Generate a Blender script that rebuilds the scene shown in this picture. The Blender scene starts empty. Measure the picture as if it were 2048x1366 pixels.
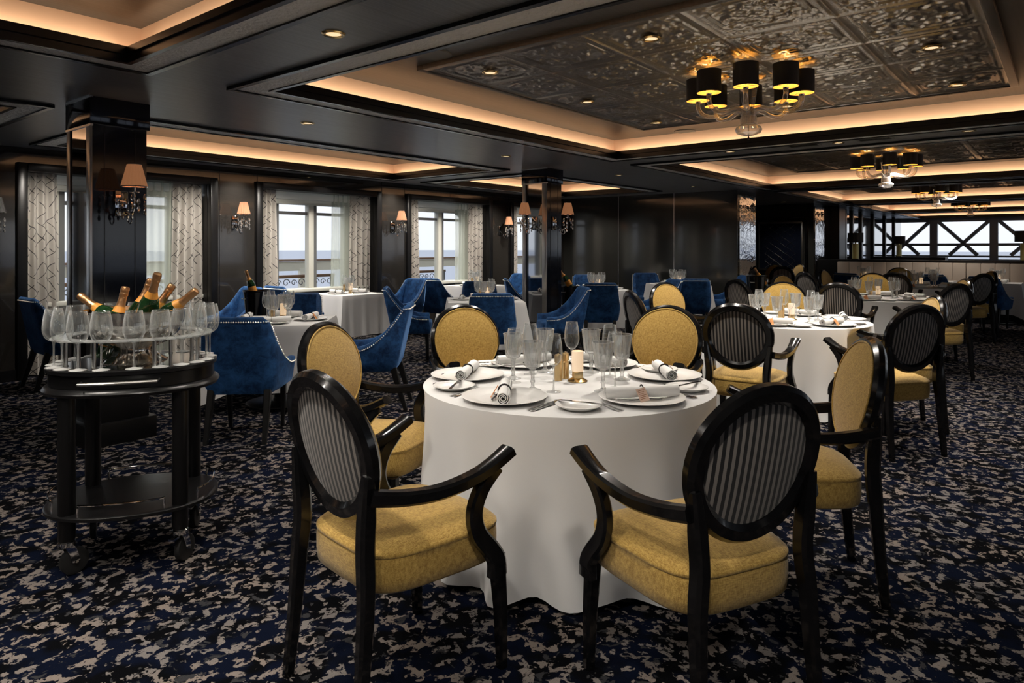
import bpy, bmesh, math, random
import numpy as np
from mathutils import Vector, Matrix
random.seed(7)
SC = bpy.context.scene
COL = SC.collection
PI = math.pi
F, HX, HY, CH = 1375.0, 1024.0, 495.0, 1.41          # focal length in pixels, principal column, horizon row, eye height
CA, SA = math.sin(math.radians(51)), math.cos(math.radians(51))
ZC, ZT = 2.476, 2.70                                   # ceiling, ceiling inside the coffers
BW, BG = 8.65, 9.0                                     # window wall, its glazing

def W(lat, d):
    "camera-frame position -> room coordinates (x runs along the window wall, y towards the windows)"
    return (lat*SA + d*CA, -lat*CA + d*SA)
def yaw(phi):
    "room rotation about z of a thing whose front (+y) points phi degrees right of the viewing direction"
    x, y = W(math.sin(math.radians(phi)), math.cos(math.radians(phi)))
    return math.atan2(y, x) - PI/2
def PX(px, py, z):
    "room x, y of the point at height z seen at a pixel"
    d = F*(CH-z)/(py-HY)
    return W((px-HX)/F*d, d)

# ------------------------------------------------------------------ mesh building
class MB:
    def __init__(s):
        s.v, s.f, s.m = [], [], []
    def add(s, vs, fs, mi=0, mat=None):
        o = len(s.v)
        if mat is not None:
            vs = [tuple(mat @ Vector(v)) for v in vs]
        s.v.extend(vs)
        s.f.extend([tuple(i+o for i in f) for f in fs])
        s.m.extend([mi]*len(fs))
        return s
    def box(s, x0, x1, y0, y1, z0, z1, mi=0, c=0.0, mat=None):
        if c <= 0:
            vs = [(x, y, z) for z in (z0, z1) for y in (y0, y1) for x in (x0, x1)]
            fs = [(0, 2, 3, 1), (4, 5, 7, 6), (0, 1, 5, 4), (2, 6, 7, 3), (0, 4, 6, 2), (1, 3, 7, 5)]
            return s.add(vs, fs, mi, mat)
        bm = bmesh.new()
        bmesh.ops.create_cube(bm, size=1)
        for v in bm.verts:
            v.co = ((x0+x1)/2+v.co.x*(x1-x0), (y0+y1)/2+v.co.y*(y1-y0), (z0+z1)/2+v.co.z*(z1-z0))
        bmesh.ops.bevel(bm, geom=bm.edges[:], offset=c, segments=2, affect='EDGES', profile=.5)
        bm.verts.index_update()
        s.add([tuple(v.co) for v in bm.verts], [[v.index for v in f.verts] for f in bm.faces], mi, mat)
        bm.free()
        return s
    def sweep(s, path, sec, up=(0, 0, 1), scale=None, cap=True, closed=False, mi=0, mat=None):
        n, k = len(path), len(sec)
        P = [Vector(p) for p in path]
        vs = []
        upv = Vector(up)
        for i in range(n):
            if closed:
                t = P[(i+1) % n]-P[i-1]
            else:
                t = P[min(i+1, n-1)]-P[max(i-1, 0)]
            t.normalize()
            side = t.cross(upv)
            if side.length < 1e-4:
                side = t.cross(Vector((1, 0, 0)))
            side.normalize()
            nn = side.cross(t)
            q = scale[i] if scale else 1
            qa, qb = q if isinstance(q, (tuple, list)) else (q, q)
            for a, b in sec:
                vs.append(tuple(P[i]+side*a*qa+nn*b*qb))
        fs = []
        for i in range(n if closed else n-1):
            i2 = (i+1) % n
            for j in range(k):
                j2 = (j+1) % k
                fs.append((i*k+j, i*k+j2, i2*k+j2, i2*k+j))
        if cap and not closed:
            fs.append(tuple(range(k-1, -1, -1)))
            fs.append(tuple((n-1)*k+j for j in range(k)))
        return s.add(vs, fs, mi, mat)
    def tube(s, path, r, n=8, closed=False, up=(0, 0, 1), mi=0, mat=None, cap=True):
        sec = [(math.cos(2*PI*j/n), math.sin(2*PI*j/n)) for j in range(n)]
        sc = r if isinstance(r, (list, tuple)) else [r]*len(path)
        return s.sweep(path, sec, up, sc, cap, closed, mi, mat)
    def lathe(s, prof, n=24, mi=0, mat=None, rmod=None):
        k = len(prof)
        vs, fs = [], []
        for i, (r, z) in enumerate(prof):
            for j in range(n):
                t = 2*PI*j/n
                rr = r*(rmod(t, i) if rmod else 1)
                vs.append((rr*math.cos(t), rr*math.sin(t), z))
        for i in range(k-1):
            for j in range(n):
                j2 = (j+1) % n
                fs.append((i*n+j, i*n+j2, (i+1)*n+j2, (i+1)*n+j))
        if prof[0][0] > 1e-6:
            fs.append(tuple(range(n-1, -1, -1)))
        if prof[-1][0] > 1e-6:
            fs.append(tuple((k-1)*n+j for j in range(n)))
        return s.add(vs, fs, mi, mat)
    def shell(s, prof, n=24, **kw):
        "lathe of an open profile without caps"
        k = len(prof)
        vs = [(r*math.cos(2*PI*j/n), r*math.sin(2*PI*j/n), z) for r, z in prof for j in range(n)]
        fs = [(i*n+j, i*n+(j+1) % n, (i+1)*n+(j+1) % n, (i+1)*n+j) for i in range(k-1) for j in range(n)]
        return s.add(vs, fs, kw.get('mi', 0), kw.get('mat'))
    def rings(s, rows, closed=True, capa=False, capb=False, mi=0, mat=None):
        "loft through equal-length rows of points"
        k = len(rows[0])
        vs = [tuple(p) for r in rows for p in r]
        fs = []
        for i in range(len(rows)-1):
            for j in range(k if closed else k-1):
                j2 = (j+1) % k
                fs.append((i*k+j, i*k+j2, (i+1)*k+j2, (i+1)*k+j))
        if capa:
            fs.append(tuple(range(k-1, -1, -1)))
        if capb:
            fs.append(tuple((len(rows)-1)*k+j for j in range(k)))
        return s.add(vs, fs, mi, mat)
    def mesh(s, name, mats, smooth=True, angle=38):
        me = bpy.data.meshes.new(name)
        me.from_pydata(s.v, [], s.f)
        for m in (mats if isinstance(mats, (list, tuple)) else [mats]):
            me.materials.append(m)
        if any(s.m):
            me.polygons.foreach_set('material_index', s.m)
        if smooth:
            me.polygons.foreach_set('use_smooth', [True]*len(me.polygons))
            me.set_sharp_from_angle(angle=math.radians(angle))
        bm = bmesh.new(); bm.from_mesh(me)
        bmesh.ops.recalc_face_normals(bm, faces=bm.faces)
        bm.to_mesh(me); bm.free()
        me.update()
        return me

def spline(pts, n=6):
    P = [Vector(p) for p in pts]
    out = []
    for i in range(len(P)-1):
        p0, p1, p2, p3 = P[max(i-1, 0)], P[i], P[i+1], P[min(i+2, len(P)-1)]
        for k in range(n):
            t = k/n
            out.append(tuple(.5*((2*p1)+(p2-p0)*t+(2*p0-5*p1+4*p2-p3)*t*t+(3*p1-p0-3*p2+p3)*t**3)))
    out.append(tuple(P[-1]))
    return out
def rect(w, h, c=.2):
    "rounded rectangular section"
    a, b = w/2, h/2
    k = min(a, b)*c*2
    return [(a-k, -b), (a, -b+k), (a, b-k), (a-k, b), (-a+k, b), (-a, b-k), (-a, -b+k), (-a+k, -b)]

# ------------------------------------------------------------------ objects
def obj(name, me, parent=None, loc=(0, 0, 0), rot=(0, 0, 0)):
    o = bpy.data.objects.new(name, me)
    COL.objects.link(o)
    if parent is not None:
        o.parent = parent
    o.location = loc
    o.rotation_euler = rot
    return o
def tag(o, label, cat, group=None, kind=None):
    o['label'] = label
    o['category'] = cat
    if group:
        o['group'] = group
    if kind:
        o['kind'] = kind
    return o
def thing(name, label, cat, loc=(0, 0, 0), rz=0, group=None):
    o = obj(name, None, None, loc, (0, 0, rz))
    o.empty_display_size = .1
    return tag(o, label, cat, group)
def struct(name, me, label=None, cat=None, parent=None, loc=(0, 0, 0), rz=0):
    o = obj(name, me, parent, loc, (0, 0, rz))
    if parent is None:
        o['kind'] = 'structure'
        o['label'] = label or name
        o['category'] = cat or 'wall'
    return o
def dup(root, loc, rz, label, group=None):
    r = root.copy(); COL.objects.link(r)
    r.location = loc
    r.rotation_euler = (0, 0, rz)
    r['label'] = label
    if group:
        r['group'] = group
    def kids(src, dst):
        for ch in list(src.children):
            if ch.type not in ('MESH', 'EMPTY'):
                continue
            c = ch.copy(); COL.objects.link(c); c.parent = dst
            kids(ch, c)
    kids(root, r)
    return r
class Proto:
    "the first placement moves the original, later ones copy it with all its parts"
    def __init__(s, make):
        s.root, s.used, s.make = None, False, make
    def put(s, loc, rz, label, group=None):
        if s.root is None:
            s.root = s.make()
        if not s.used:
            s.used = True
            r = s.root
            r.location = loc; r.rotation_euler = (0, 0, rz); r['label'] = label
            if group:
                r['group'] = group
            return r
        return dup(s.root, loc, rz, label, group)

# ------------------------------------------------------------------ materials
def nmat(name):
    m = bpy.data.materials.new(name)
    m.use_nodes = True
    nt = m.node_tree
    b = nt.nodes['Principled BSDF']
    return m, nt, b
def L(nt, a, ao, b, bi):
    nt.links.new(a.outputs[ao], b.inputs[bi])
def node(nt, typ, **kw):
    n = nt.nodes.new(typ)
    for k, v in kw.items():
        if k.startswith('i_'):
            n.inputs[int(k[2:])].default_value = v
        else:
            setattr(n, k, v)
    return n
def P(name, col, rough=.5, metal=0, spec=.5, coat=0, sheen=0, bump=None, emit=None, trans=0, var=None, aniso=None):
    m, nt, b = nmat(name)
    b.inputs['Base Color'].default_value = (*col, 1)
    b.inputs['Roughness'].default_value = rough
    b.inputs['Metallic'].default_value = metal
    b.inputs['Specular IOR Level'].default_value = spec
    b.inputs['Coat Weight'].default_value = coat
    b.inputs['Coat Roughness'].default_value = .04
    b.inputs['Sheen Weight'].default_value = sheen
    b.inputs['Transmission Weight'].default_value = trans
    if emit:
        b.inputs['Emission Color'].default_value = (*emit[0], 1)
        b.inputs['Emission Strength'].default_value = emit[1]
    if bump or var:
        tc = node(nt, 'ShaderNodeTexCoord')
    if bump:
        sc, st, di = bump
        tx = node(nt, 'ShaderNodeTexNoise')
        tx.inputs['Scale'].default_value = sc
        tx.inputs['Detail'].default_value = 3
        L(nt, tc, 'Object', tx, 'Vector')
        bp = node(nt, 'ShaderNodeBump')
        bp.inputs['Strength'].default_value = st
        bp.inputs['Distance'].default_value = di
        L(nt, tx, 0, bp, 'Height')
        L(nt, bp, 0, b, 'Normal')
    if var:
        sc, c2 = var[0], var[1]
        tx = node(nt, 'ShaderNodeTexNoise')
        tx.inputs['Scale'].default_value = 1
        tx.inputs['Detail'].default_value = 4
        mp = node(nt, 'ShaderNodeMapping')
        mp.inputs['Scale'].default_value = sc if isinstance(sc, tuple) else (sc, sc, sc)
        L(nt, tc, 'Object', mp, 'Vector'); L(nt, mp, 0, tx, 'Vector')
        rp = node(nt, 'ShaderNodeValToRGB')
        rp.color_ramp.elements[0].position, rp.color_ramp.elements[1].position = .35, .65
        rp.color_ramp.elements[0].color, rp.color_ramp.elements[1].color = (*col, 1), (*c2, 1)
        L(nt, tx, 0, rp, 0); L(nt, rp, 0, b, 'Base Color')
    return m

def glass_mat(name, tint=(.97, .98, .98), lo=.035, hi=.75, power=2.2, rough=.02, edge=0):
    "thin clear glass: straight-through transmission with mirror reflection growing towards grazing angles"
    m = bpy.data.materials.new(name); m.use_nodes = True
    nt = m.node_tree; nt.nodes.clear()
    out = node(nt, 'ShaderNodeOutputMaterial')
    lw = node(nt, 'ShaderNodeLayerWeight'); lw.inputs[0].default_value = .5
    pw = node(nt, 'ShaderNodeMath', operation='POWER'); pw.inputs[1].default_value = power
    L(nt, lw, 'Facing', pw, 0)
    mr = node(nt, 'ShaderNodeMapRange'); mr.inputs[3].default_value = lo; mr.inputs[4].default_value = hi
    L(nt, pw, 0, mr, 0)
    tr = node(nt, 'ShaderNodeBsdfTransparent'); tr.inputs[0].default_value = (*tint, 1)
    gl = node(nt, 'ShaderNodeBsdfGlossy'); gl.inputs['Roughness'].default_value = rough
    gl.inputs[0].default_value = (1, 1, 1, 1)
    if edge:                         # white diffuse mixed into the reflection to imitate bright highlights
        df = node(nt, 'ShaderNodeBsdfDiffuse'); df.inputs[0].default_value = (.92, .92, .90, 1)
        m2 = node(nt, 'ShaderNodeMixShader'); m2.inputs[0].default_value = edge
        L(nt, gl, 0, m2, 1); L(nt, df, 0, m2, 2); gl = m2
    mx = node(nt, 'ShaderNodeMixShader')
    L(nt, mr, 0, mx, 0); L(nt, tr, 0, mx, 1); L(nt, gl, 0, mx, 2); L(nt, mx, 0, out, 0)
    return m

M = {}
M['black'] = P('black_lacquer', (.004, .004, .0045), .2, spec=.4, coat=.25)
M['black_satin'] = P('black_satin_wood', (.006, .006, .0065), .30, spec=.35)
M['navy_gloss'] = P('navy_lacquer', (.006, .008, .016), .09, spec=.4, coat=.15)
M['wall_dark'] = P('dark_glossy_panel', (.020, .018, .016), .10, coat=.5)
M['wall_panel'] = P('dark_grey_glossy_panel', (.030, .030, .027), .12, coat=.3)
M['trim_black'] = P('black_trim', (.007, .007, .008), .25)
M['chrome'] = P('polished_chrome', (.75, .75, .75), .07, 1)
M['steel'] = P('brushed_steel', (.55, .54, .52), .28, 1)
M['silver'] = P('silver_plate', (.72, .69, .65), .10, 1)
M['mirror'] = P('wavy_mirror', (.62, .63, .66), .05, 1, bump=(7, .25, .02))
M['mirror_flat'] = P('dark_mirror', (.45, .46, .48), .04, 1)
M['brass'] = P('brass', (.72, .52, .24), .24, 1)
M['gold'] = P('satin_gold', (.80, .58, .30), .30, 1)
M['white'] = P('white_porcelain', (.90, .89, .87), .2)
M['cloth'] = P('white_linen', (.76, .755, .75), .85, sheen=.2, bump=(260, .12, .001))
M['napkin'] = P('white_napkin', (.90, .89, .87), .9, sheen=.2, bump=(300, .25, .001))
M['ribbon'] = P('black_ribbon', (.010, .010, .012), .45)
M['card'] = P('orange_card', (.72, .30, .10), .6)
M['card_pale'] = P('pale_pink_card', (.74, .53, .42), .6)
M['ink'] = P('card_print', (.30, .12, .06), .7)
M['shade_black'] = P('black_lamp_shade', (.012, .011, .010), .6)
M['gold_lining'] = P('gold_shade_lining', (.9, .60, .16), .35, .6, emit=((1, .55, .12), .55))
M['foil'] = P('copper_gold_foil', (.66, .36, .17), .30, .9, bump=(90, .6, .004))
M['foil_orange'] = P('orange_label', (.85, .36, .06), .45)
M['bottle'] = P('dark_green_glass', (.012, .045, .014), .05, coat=1)
M['bottle_dark'] = P('black_green_glass', (.006, .014, .007), .05, coat=1)
M['rubber'] = P('black_rubber', (.012, .012, .012), .55)
M['grey_wheel'] = P('grey_caster_wheel', (.10, .10, .10), .4)
M['glass'] = glass_mat('clear_glass', lo=.06, hi=1.0, power=2.1, edge=.42)
M['crystal'] = glass_mat('cut_crystal', (.96, .97, .97), .22, 1.0, 1.2, .03, .55)
def cut_glass():
    "half of the light refracts through the thick facets, half passes straight"
    m = M['crystal'].copy(); m.name = 'cut_crystal_facets'
    nt = m.node_tree
    out = [n for n in nt.nodes if n.type == 'OUTPUT_MATERIAL'][0]
    src = out.inputs[0].links[0].from_socket
    g = node(nt, 'ShaderNodeBsdfGlass'); g.inputs['IOR'].default_value = 1.5; g.inputs['Roughness'].default_value = 0
    mx = node(nt, 'ShaderNodeMixShader'); mx.inputs[0].default_value = .15
    nt.links.new(src, mx.inputs[1]); L(nt, g, 0, mx, 2); L(nt, mx, 0, out, 0)
    return m
M['cut'] = cut_glass()
M['pane'] = glass_mat('window_pane', (.97, .985, .99), .02, .5, 3.5, .005)
M['acrylic'] = glass_mat('clear_acrylic', (.93, .95, .96), .22, .9, 1.2, .12, .4)
M['frosted'] = P('frosted_candle_glass', (.86, .80, .74), .45, emit=((1, .66, .36), .55))
M['flame'] = P('candle_flame', (1, .8, .5), .5, emit=((1, .62, .22), 14))
M['lampglow'] = P('downlight_lamp', (1, .9, .7), .5, emit=((1, .74, .42), 1.0))
M['cream_frame'] = P('cream_window_frame', (.62, .62, .56), .4)
M['grey_frame'] = P('grey_window_frame', (.13, .135, .135), .35)
M['brown_rail'] = P('teak_rail', (.22, .12, .07), .45)
M['deck_white'] = P('white_painted_steel', (.80, .78, .68), .4)
M['deck'] = P('deck_planking', (.45, .40, .33), .7)
M['iron'] = P('grey_ironwork', (.16, .17, .20), .4)
M['sea'] = P('sea', (.46, .50, .60), .6, bump=(.25, .3, .6))
M['leather'] = P('beige_leather', (.48, .41, .35), .45, bump=(40, .08, .002))
M['lamp_brass'] = P('lamp_column_brass', (.62, .55, .22), .35, .4)
M['truss'] = P('glare_lightened_truss_paint', (.36, .39, .42), .35)  # dark paint made lighter to stand in for window glare
M['vent'] = P('grey_vent', (.06, .06, .058), .4)
M['speaker'] = P('speaker_mesh', (.13, .12, .105), .5)

def carpet():
    m, nt, b = nmat('patterned_carpet')
    tc = node(nt, 'ShaderNodeTexCoord')
    def noise(sc, det, ro, dis=0, off=(0, 0, 0), stretch=(1, 1, 1)):
        mp = node(nt, 'ShaderNodeMapping'); mp.inputs['Location'].default_value = off
        mp.inputs['Scale'].default_value = stretch
        L(nt, tc, 'Object', mp, 0)
        n = node(nt, 'ShaderNodeTexNoise'); n.inputs['Scale'].default_value = sc
        n.inputs['Detail'].default_value = det; n.inputs['Roughness'].default_value = ro
        n.inputs['Distortion'].default_value = dis
        L(nt, mp, 0, n, 'Vector')
        return n
    def ramp(n, a, c, ca=(0, 0, 0, 1), cb=(1, 1, 1, 1)):
        r = node(nt, 'ShaderNodeValToRGB')
        r.color_ramp.elements[0].position, r.color_ramp.elements[1].position = a, c
        r.color_ramp.elements[0].color, r.color_ramp.elements[1].color = ca, cb
        L(nt, n, 0, r, 0)
        return r
    def mix(fac, c1, c2):
        x = node(nt, 'ShaderNodeMix', data_type='RGBA')
        L(nt, fac, 0, x, 0)
        for c, i in ((c1, 6), (c2, 7)):
            if isinstance(c, tuple):
                x.inputs[i].default_value = c
            else:
                nt.links.new(c, x.inputs[i])
        return x.outputs[2]
    base = mix(ramp(noise(5.5, 2, .5), .44, .56), (.0030, .0032, .0042, 1), (.0042, .0065, .0165, 1))
    mid = mix(ramp(noise(19, 3, .6, .6, (4, 2, 0)), .60, .64), base, (.040, .040, .043, 1))
    spot = ramp(noise(18.5, 3, .56, .3, (1, 7, 0)), .535, .56)
    spot2 = ramp(noise(40, 3, .6, .5, (9, 3, 0)), .41, .45)
    mul = node(nt, 'ShaderNodeMath', operation='MULTIPLY'); L(nt, spot, 0, mul, 0); L(nt, spot2, 0, mul, 1)
    beige = mix(ramp(noise(3, 2, .5, 0, (2, 2, 5)), .4, .6), (.235, .195, .170, 1), (.19, .172, .164, 1))
    c = mix(mul, mid, beige)
    pile = noise(420, 2, .6)
    pr = ramp(pile, .25, .75, (.62, .62, .62, 1), (1.1, 1.1, 1.1, 1))
    x = node(nt, 'ShaderNodeMix', data_type='RGBA', blend_type='MULTIPLY'); x.inputs[0].default_value = 1
    nt.links.new(c, x.inputs[6]); L(nt, pr, 0, x, 7)
    nt.links.new(x.outputs[2], b.inputs['Base Color'])
    b.inputs['Roughness'].default_value = 1
    b.inputs['Specular IOR Level'].default_value = .02
    bp = node(nt, 'ShaderNodeBump'); bp.inputs['Strength'].default_value = .5; bp.inputs['Distance'].default_value = .004
    L(nt, pile, 0, bp, 'Height'); L(nt, bp, 0, b, 'Normal')
    return m
M['carpet'] = carpet()

def woven(name, c1, c2, sc=330, rough=.85):
    "two crossed thread directions"
    m, nt, b = nmat(name)
    tc = node(nt, 'ShaderNodeTexCoord')
    hs = []
    for st in ((sc*.2, sc, sc), (sc, sc*.2, sc*.2)):
        mp = node(nt, 'ShaderNodeMapping'); mp.inputs['Scale'].default_value = st
        L(nt, tc, 'Object', mp, 0)
        n = node(nt, 'ShaderNodeTexNoise'); n.inputs['Scale'].default_value = 1; n.inputs['Detail'].default_value = 2
        L(nt, mp, 0, n, 'Vector'); hs.append(n)
    ad = node(nt, 'ShaderNodeMath', operation='ADD'); L(nt, hs[0], 0, ad, 0); L(nt, hs[1], 0, ad, 1)
    r = node(nt, 'ShaderNodeValToRGB')
    r.color_ramp.elements[0].position, r.color_ramp.elements[1].position = .0, 1
    r.color_ramp.elements[0].color, r.color_ramp.elements[1].color = (*c1, 1), (*c2, 1)
    mr = node(nt, 'ShaderNodeMapRange'); mr.inputs[1].default_value = .72; mr.inputs[2].default_value = 1.25
    L(nt, ad, 0, mr, 0); L(nt, mr, 0, r, 0); L(nt, r, 0, b, 'Base Color')
    b.inputs['Roughness'].default_value = rough
    b.inputs['Sheen Weight'].default_value = .25
    b.inputs['Specular IOR Level'].default_value = .25
    bp = node(nt, 'ShaderNodeBump'); bp.inputs['Strength'].default_value = .35; bp.inputs['Distance'].default_value = .002
    L(nt, ad, 0, bp, 'Height'); L(nt, bp, 0, b, 'Normal')
    return m
M['yellow'] = woven('mustard_yellow_weave', (.29, .165, .034), (.55, .36, .095))

def velvet():
    m, nt, b = nmat('blue_velvet')
    tc = node(nt, 'ShaderNodeTexCoord')
    n = node(nt, 'ShaderNodeTexNoise'); n.inputs['Scale'].default_value = 9; n.inputs['Detail'].default_value = 6
    n.inputs['Roughness'].default_value = .75; n.inputs['Distortion'].default_value = .4
    L(nt, tc, 'Object', n, 'Vector')
    r = node(nt, 'ShaderNodeValToRGB')
    r.color_ramp.elements[0].position, r.color_ramp.elements[1].position = .36, .68
    r.color_ramp.elements[0].color, r.color_ramp.elements[1].color = (.004, .020, .070, 1), (.026, .105, .28, 1)
    L(nt, n, 0, r, 0); L(nt, r, 0, b, 'Base Color')
    b.inputs['Roughness'].default_value = .7
    b.inputs['Specular IOR Level'].default_value = .2
    b.inputs['Sheen Weight'].default_value = .45
    b.inputs['Sheen Roughness'].default_value = .35
    b.inputs['Sheen Tint'].default_value = (.25, .5, 1, 1)
    return m
M['velvet'] = velvet()

def stripes():
    m, nt, b = nmat('black_silver_stripes')
    tc = node(nt, 'ShaderNodeTexCoord')
    sp = node(nt, 'ShaderNodeSeparateXYZ'); L(nt, tc, 'Object', sp, 0)
    mu = node(nt, 'ShaderNodeMath', operation='MULTIPLY'); mu.inputs[1].default_value = 1/.0235; L(nt, sp, 'X', mu, 0)
    fr = node(nt, 'ShaderNodeMath', operation='FRACT'); L(nt, mu, 0, fr, 0)
    gt = node(nt, 'ShaderNodeMath', operation='GREATER_THAN'); gt.inputs[1].default_value = .52; L(nt, fr, 0, gt, 0)
    mx = node(nt, 'ShaderNodeMix', data_type='RGBA')
    mx.inputs[6].default_value = (.006, .006, .007, 1); mx.inputs[7].default_value = (.27, .24, .215, 1)
    L(nt, gt, 0, mx, 0); nt.links.new(mx.outputs[2], b.inputs['Base Color'])
    b.inputs['Roughness'].default_value = .42
    b.inputs['Sheen Weight'].default_value = .2
    return m
M['stripes'] = stripes()

def curtain_mat():
    m, nt, b = nmat('grey_patterned_curtain')
    tc = node(nt, 'ShaderNodeTexCoord')
    sp = node(nt, 'ShaderNodeSeparateXYZ'); L(nt, tc, 'UV', sp, 0)
    masks = []
    for k, sgn in enumerate((1, -1)):
        a = node(nt, 'ShaderNodeMath', operation='MULTIPLY'); a.inputs[1].default_value = sgn; L(nt, sp, 'X', a, 0)
        s = node(nt, 'ShaderNodeMath', operation='ADD'); L(nt, a, 0, s, 0); L(nt, sp, 'Y', s, 1)
        wob = node(nt, 'ShaderNodeTexNoise'); wob.inputs['Scale'].default_value = 2.4
        L(nt, tc, 'UV', wob, 'Vector')
        wm = node(nt, 'ShaderNodeMath', operation='MULTIPLY_ADD'); wm.inputs[1].default_value = .22; L(nt, wob, 0, wm, 0); L(nt, s, 0, wm, 2)
        q = node(nt, 'ShaderNodeMath', operation='MULTIPLY'); q.inputs[1].default_value = 7.5; L(nt, wm, 0, q, 0)
        f = node(nt, 'ShaderNodeMath', operation='FRACT'); L(nt, q, 0, f, 0)
        lt = node(nt, 'ShaderNodeMath', operation='LESS_THAN'); lt.inputs[1].default_value = .085; L(nt, f, 0, lt, 0)
        n = node(nt, 'ShaderNodeTexNoise'); n.inputs['Scale'].default_value = 6.5; n.inputs['Detail'].default_value = 0
        mp = node(nt, 'ShaderNodeMapping'); mp.inputs['Location'].default_value = (k*7.3, 2, 0); L(nt, tc, 'UV', mp, 0); L(nt, mp, 0, n, 'Vector')
        g = node(nt, 'ShaderNodeMath', operation='GREATER_THAN'); g.inputs[1].default_value = .47; L(nt, n, 0, g, 0)
        mm = node(nt, 'ShaderNodeMath', operation='MULTIPLY'); L(nt, lt, 0, mm, 0); L(nt, g, 0, mm, 1)
        masks.append(mm)
    mx = node(nt, 'ShaderNodeMath', operation='MAXIMUM'); L(nt, masks[0], 0, mx, 0); L(nt, masks[1], 0, mx, 1)
    c = node(nt, 'ShaderNodeMix', data_type='RGBA')
    c.inputs[6].default_value = (.64, .60, .55, 1); c.inputs[7].default_value = (.085, .08, .08, 1)
    L(nt, mx, 0, c, 0)
    b.inputs['Roughness'].default_value = .7
    b.inputs['Sheen Weight'].default_value = .2
    nt.links.new(c.outputs[2], b.inputs['Base Color'])
    out = nt.nodes['Material Output']
    tl = node(nt, 'ShaderNodeBsdfTranslucent'); nt.links.new(c.outputs[2], tl.inputs[0])
    ms = node(nt, 'ShaderNodeMixShader'); ms.inputs[0].default_value = .4
    L(nt, b, 0, ms, 1); L(nt, tl, 0, ms, 2); L(nt, ms, 0, out, 0)
    return m
M['curtain'] = curtain_mat()

def sheer_mat():
    m = bpy.data.materials.new('sheer_voile'); m.use_nodes = True
    nt = m.node_tree; nt.nodes.clear()
    out = node(nt, 'ShaderNodeOutputMaterial')
    tr = node(nt, 'ShaderNodeBsdfTransparent')
    tl = node(nt, 'ShaderNodeBsdfTranslucent'); tl.inputs[0].default_value = (.66, .72, .62, 1)
    df = node(nt, 'ShaderNodeBsdfDiffuse'); df.inputs[0].default_value = (.70, .74, .66, 1)
    a = node(nt, 'ShaderNodeMixShader'); a.inputs[0].default_value = .5; L(nt, tl, 0, a, 1); L(nt, df, 0, a, 2)
    b = node(nt, 'ShaderNodeMixShader'); b.inputs[0].default_value = .62; L(nt, tr, 0, b, 1); L(nt, a, 0, b, 2)
    L(nt, b, 0, out, 0)
    return m
M['sheer'] = sheer_mat()
def blind_mat():
    m = bpy.data.materials.new('white_roller_blind'); m.use_nodes = True
    nt = m.node_tree; nt.nodes.clear()
    out = node(nt, 'ShaderNodeOutputMaterial')
    tl = node(nt, 'ShaderNodeBsdfTranslucent'); tl.inputs[0].default_value = (.85, .85, .80, 1)
    df = node(nt, 'ShaderNodeBsdfDiffuse'); df.inputs[0].default_value = (.85, .85, .80, 1)
    a = node(nt, 'ShaderNodeMixShader'); a.inputs[0].default_value = .4; L(nt, tl, 0, a, 1); L(nt, df, 0, a, 2)
    L(nt, a, 0, out, 0)
    return m
M['blind'] = blind_mat()

def grain_mat(name, c1, c2, rough, stretch, metal=0, spec=.5):
    m = P(name, c1, rough, metal, spec, var=(stretch, c2))
    return m
M['ceiling'] = grain_mat('charcoal_ceiling_veneer', (.105, .108, .115), (.150, .154, .164), .36, (2.5, 110, 110))
M['coffer'] = grain_mat('taupe_metallic_ceiling', (.085, .078, .070), (.108, .099, .088), .40, (2, 60, 60), .3)
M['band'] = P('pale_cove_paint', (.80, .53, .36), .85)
M['hammer'] = P('hammered_silver_leaf', (.80, .79, .765), .42, .12, bump=(40, 1.0, .018))
M['tin'] = P('pressed_pewter_tin', (.40, .37, .325), .30, .85)
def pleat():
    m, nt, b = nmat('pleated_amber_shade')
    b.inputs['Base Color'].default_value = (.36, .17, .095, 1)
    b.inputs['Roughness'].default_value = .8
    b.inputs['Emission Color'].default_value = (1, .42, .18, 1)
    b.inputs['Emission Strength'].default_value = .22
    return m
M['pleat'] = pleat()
# ================================================================== CAMERA
cam = bpy.data.cameras.new('camera')
co = bpy.data.objects.new('camera', cam); COL.objects.link(co)
co.location = (0, 0, CH)
co.rotation_euler = (PI/2, 0, math.radians(-51))
cam.sensor_width = 36; cam.lens = F/2048*36
cam.shift_y = -(683-HY)/2048
cam.clip_start = .05; cam.clip_end = 4000
SC.camera = co

# ================================================================== FLOOR, WALLS
AX0, AX1, BX0 = -4.0, 29.0, -6.5
fl = MB().box(AX0-.2, AX1+.3, BX0-.2, BG+.05, -.12, 0)
struct('floor', fl.mesh('floor', M['carpet'], False), 'navy carpet with scattered beige leaf-like flecks', 'floor')

WIN = [(2.35, 4.55), (5.10, 7.30), (7.85, 10.05), (10.6, 12.3), (-.40, 1.80), (-3.15, -.95)]       # outer edges of the four window surrounds
ZF = 2.315
w = MB()
edges = [AX0]+[e for a, b in WIN for e in (a, b)]+[12.5]
edges.sort()
for i in range(0, len(edges), 2):
    w.box(edges[i], edges[i+1], BW, BG, 0, ZC+.2)
for a, b in WIN:
    w.box(a, b, BW, BG, ZF, ZC+.2)
for a, b in WIN:
    w.box(a, b, BG-.04, BG, 0, .78)
struct('wall_left', w.mesh('wall_left', M['wall_dark'], False), 'dark glossy window wall with panelled piers', 'wall')
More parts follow.
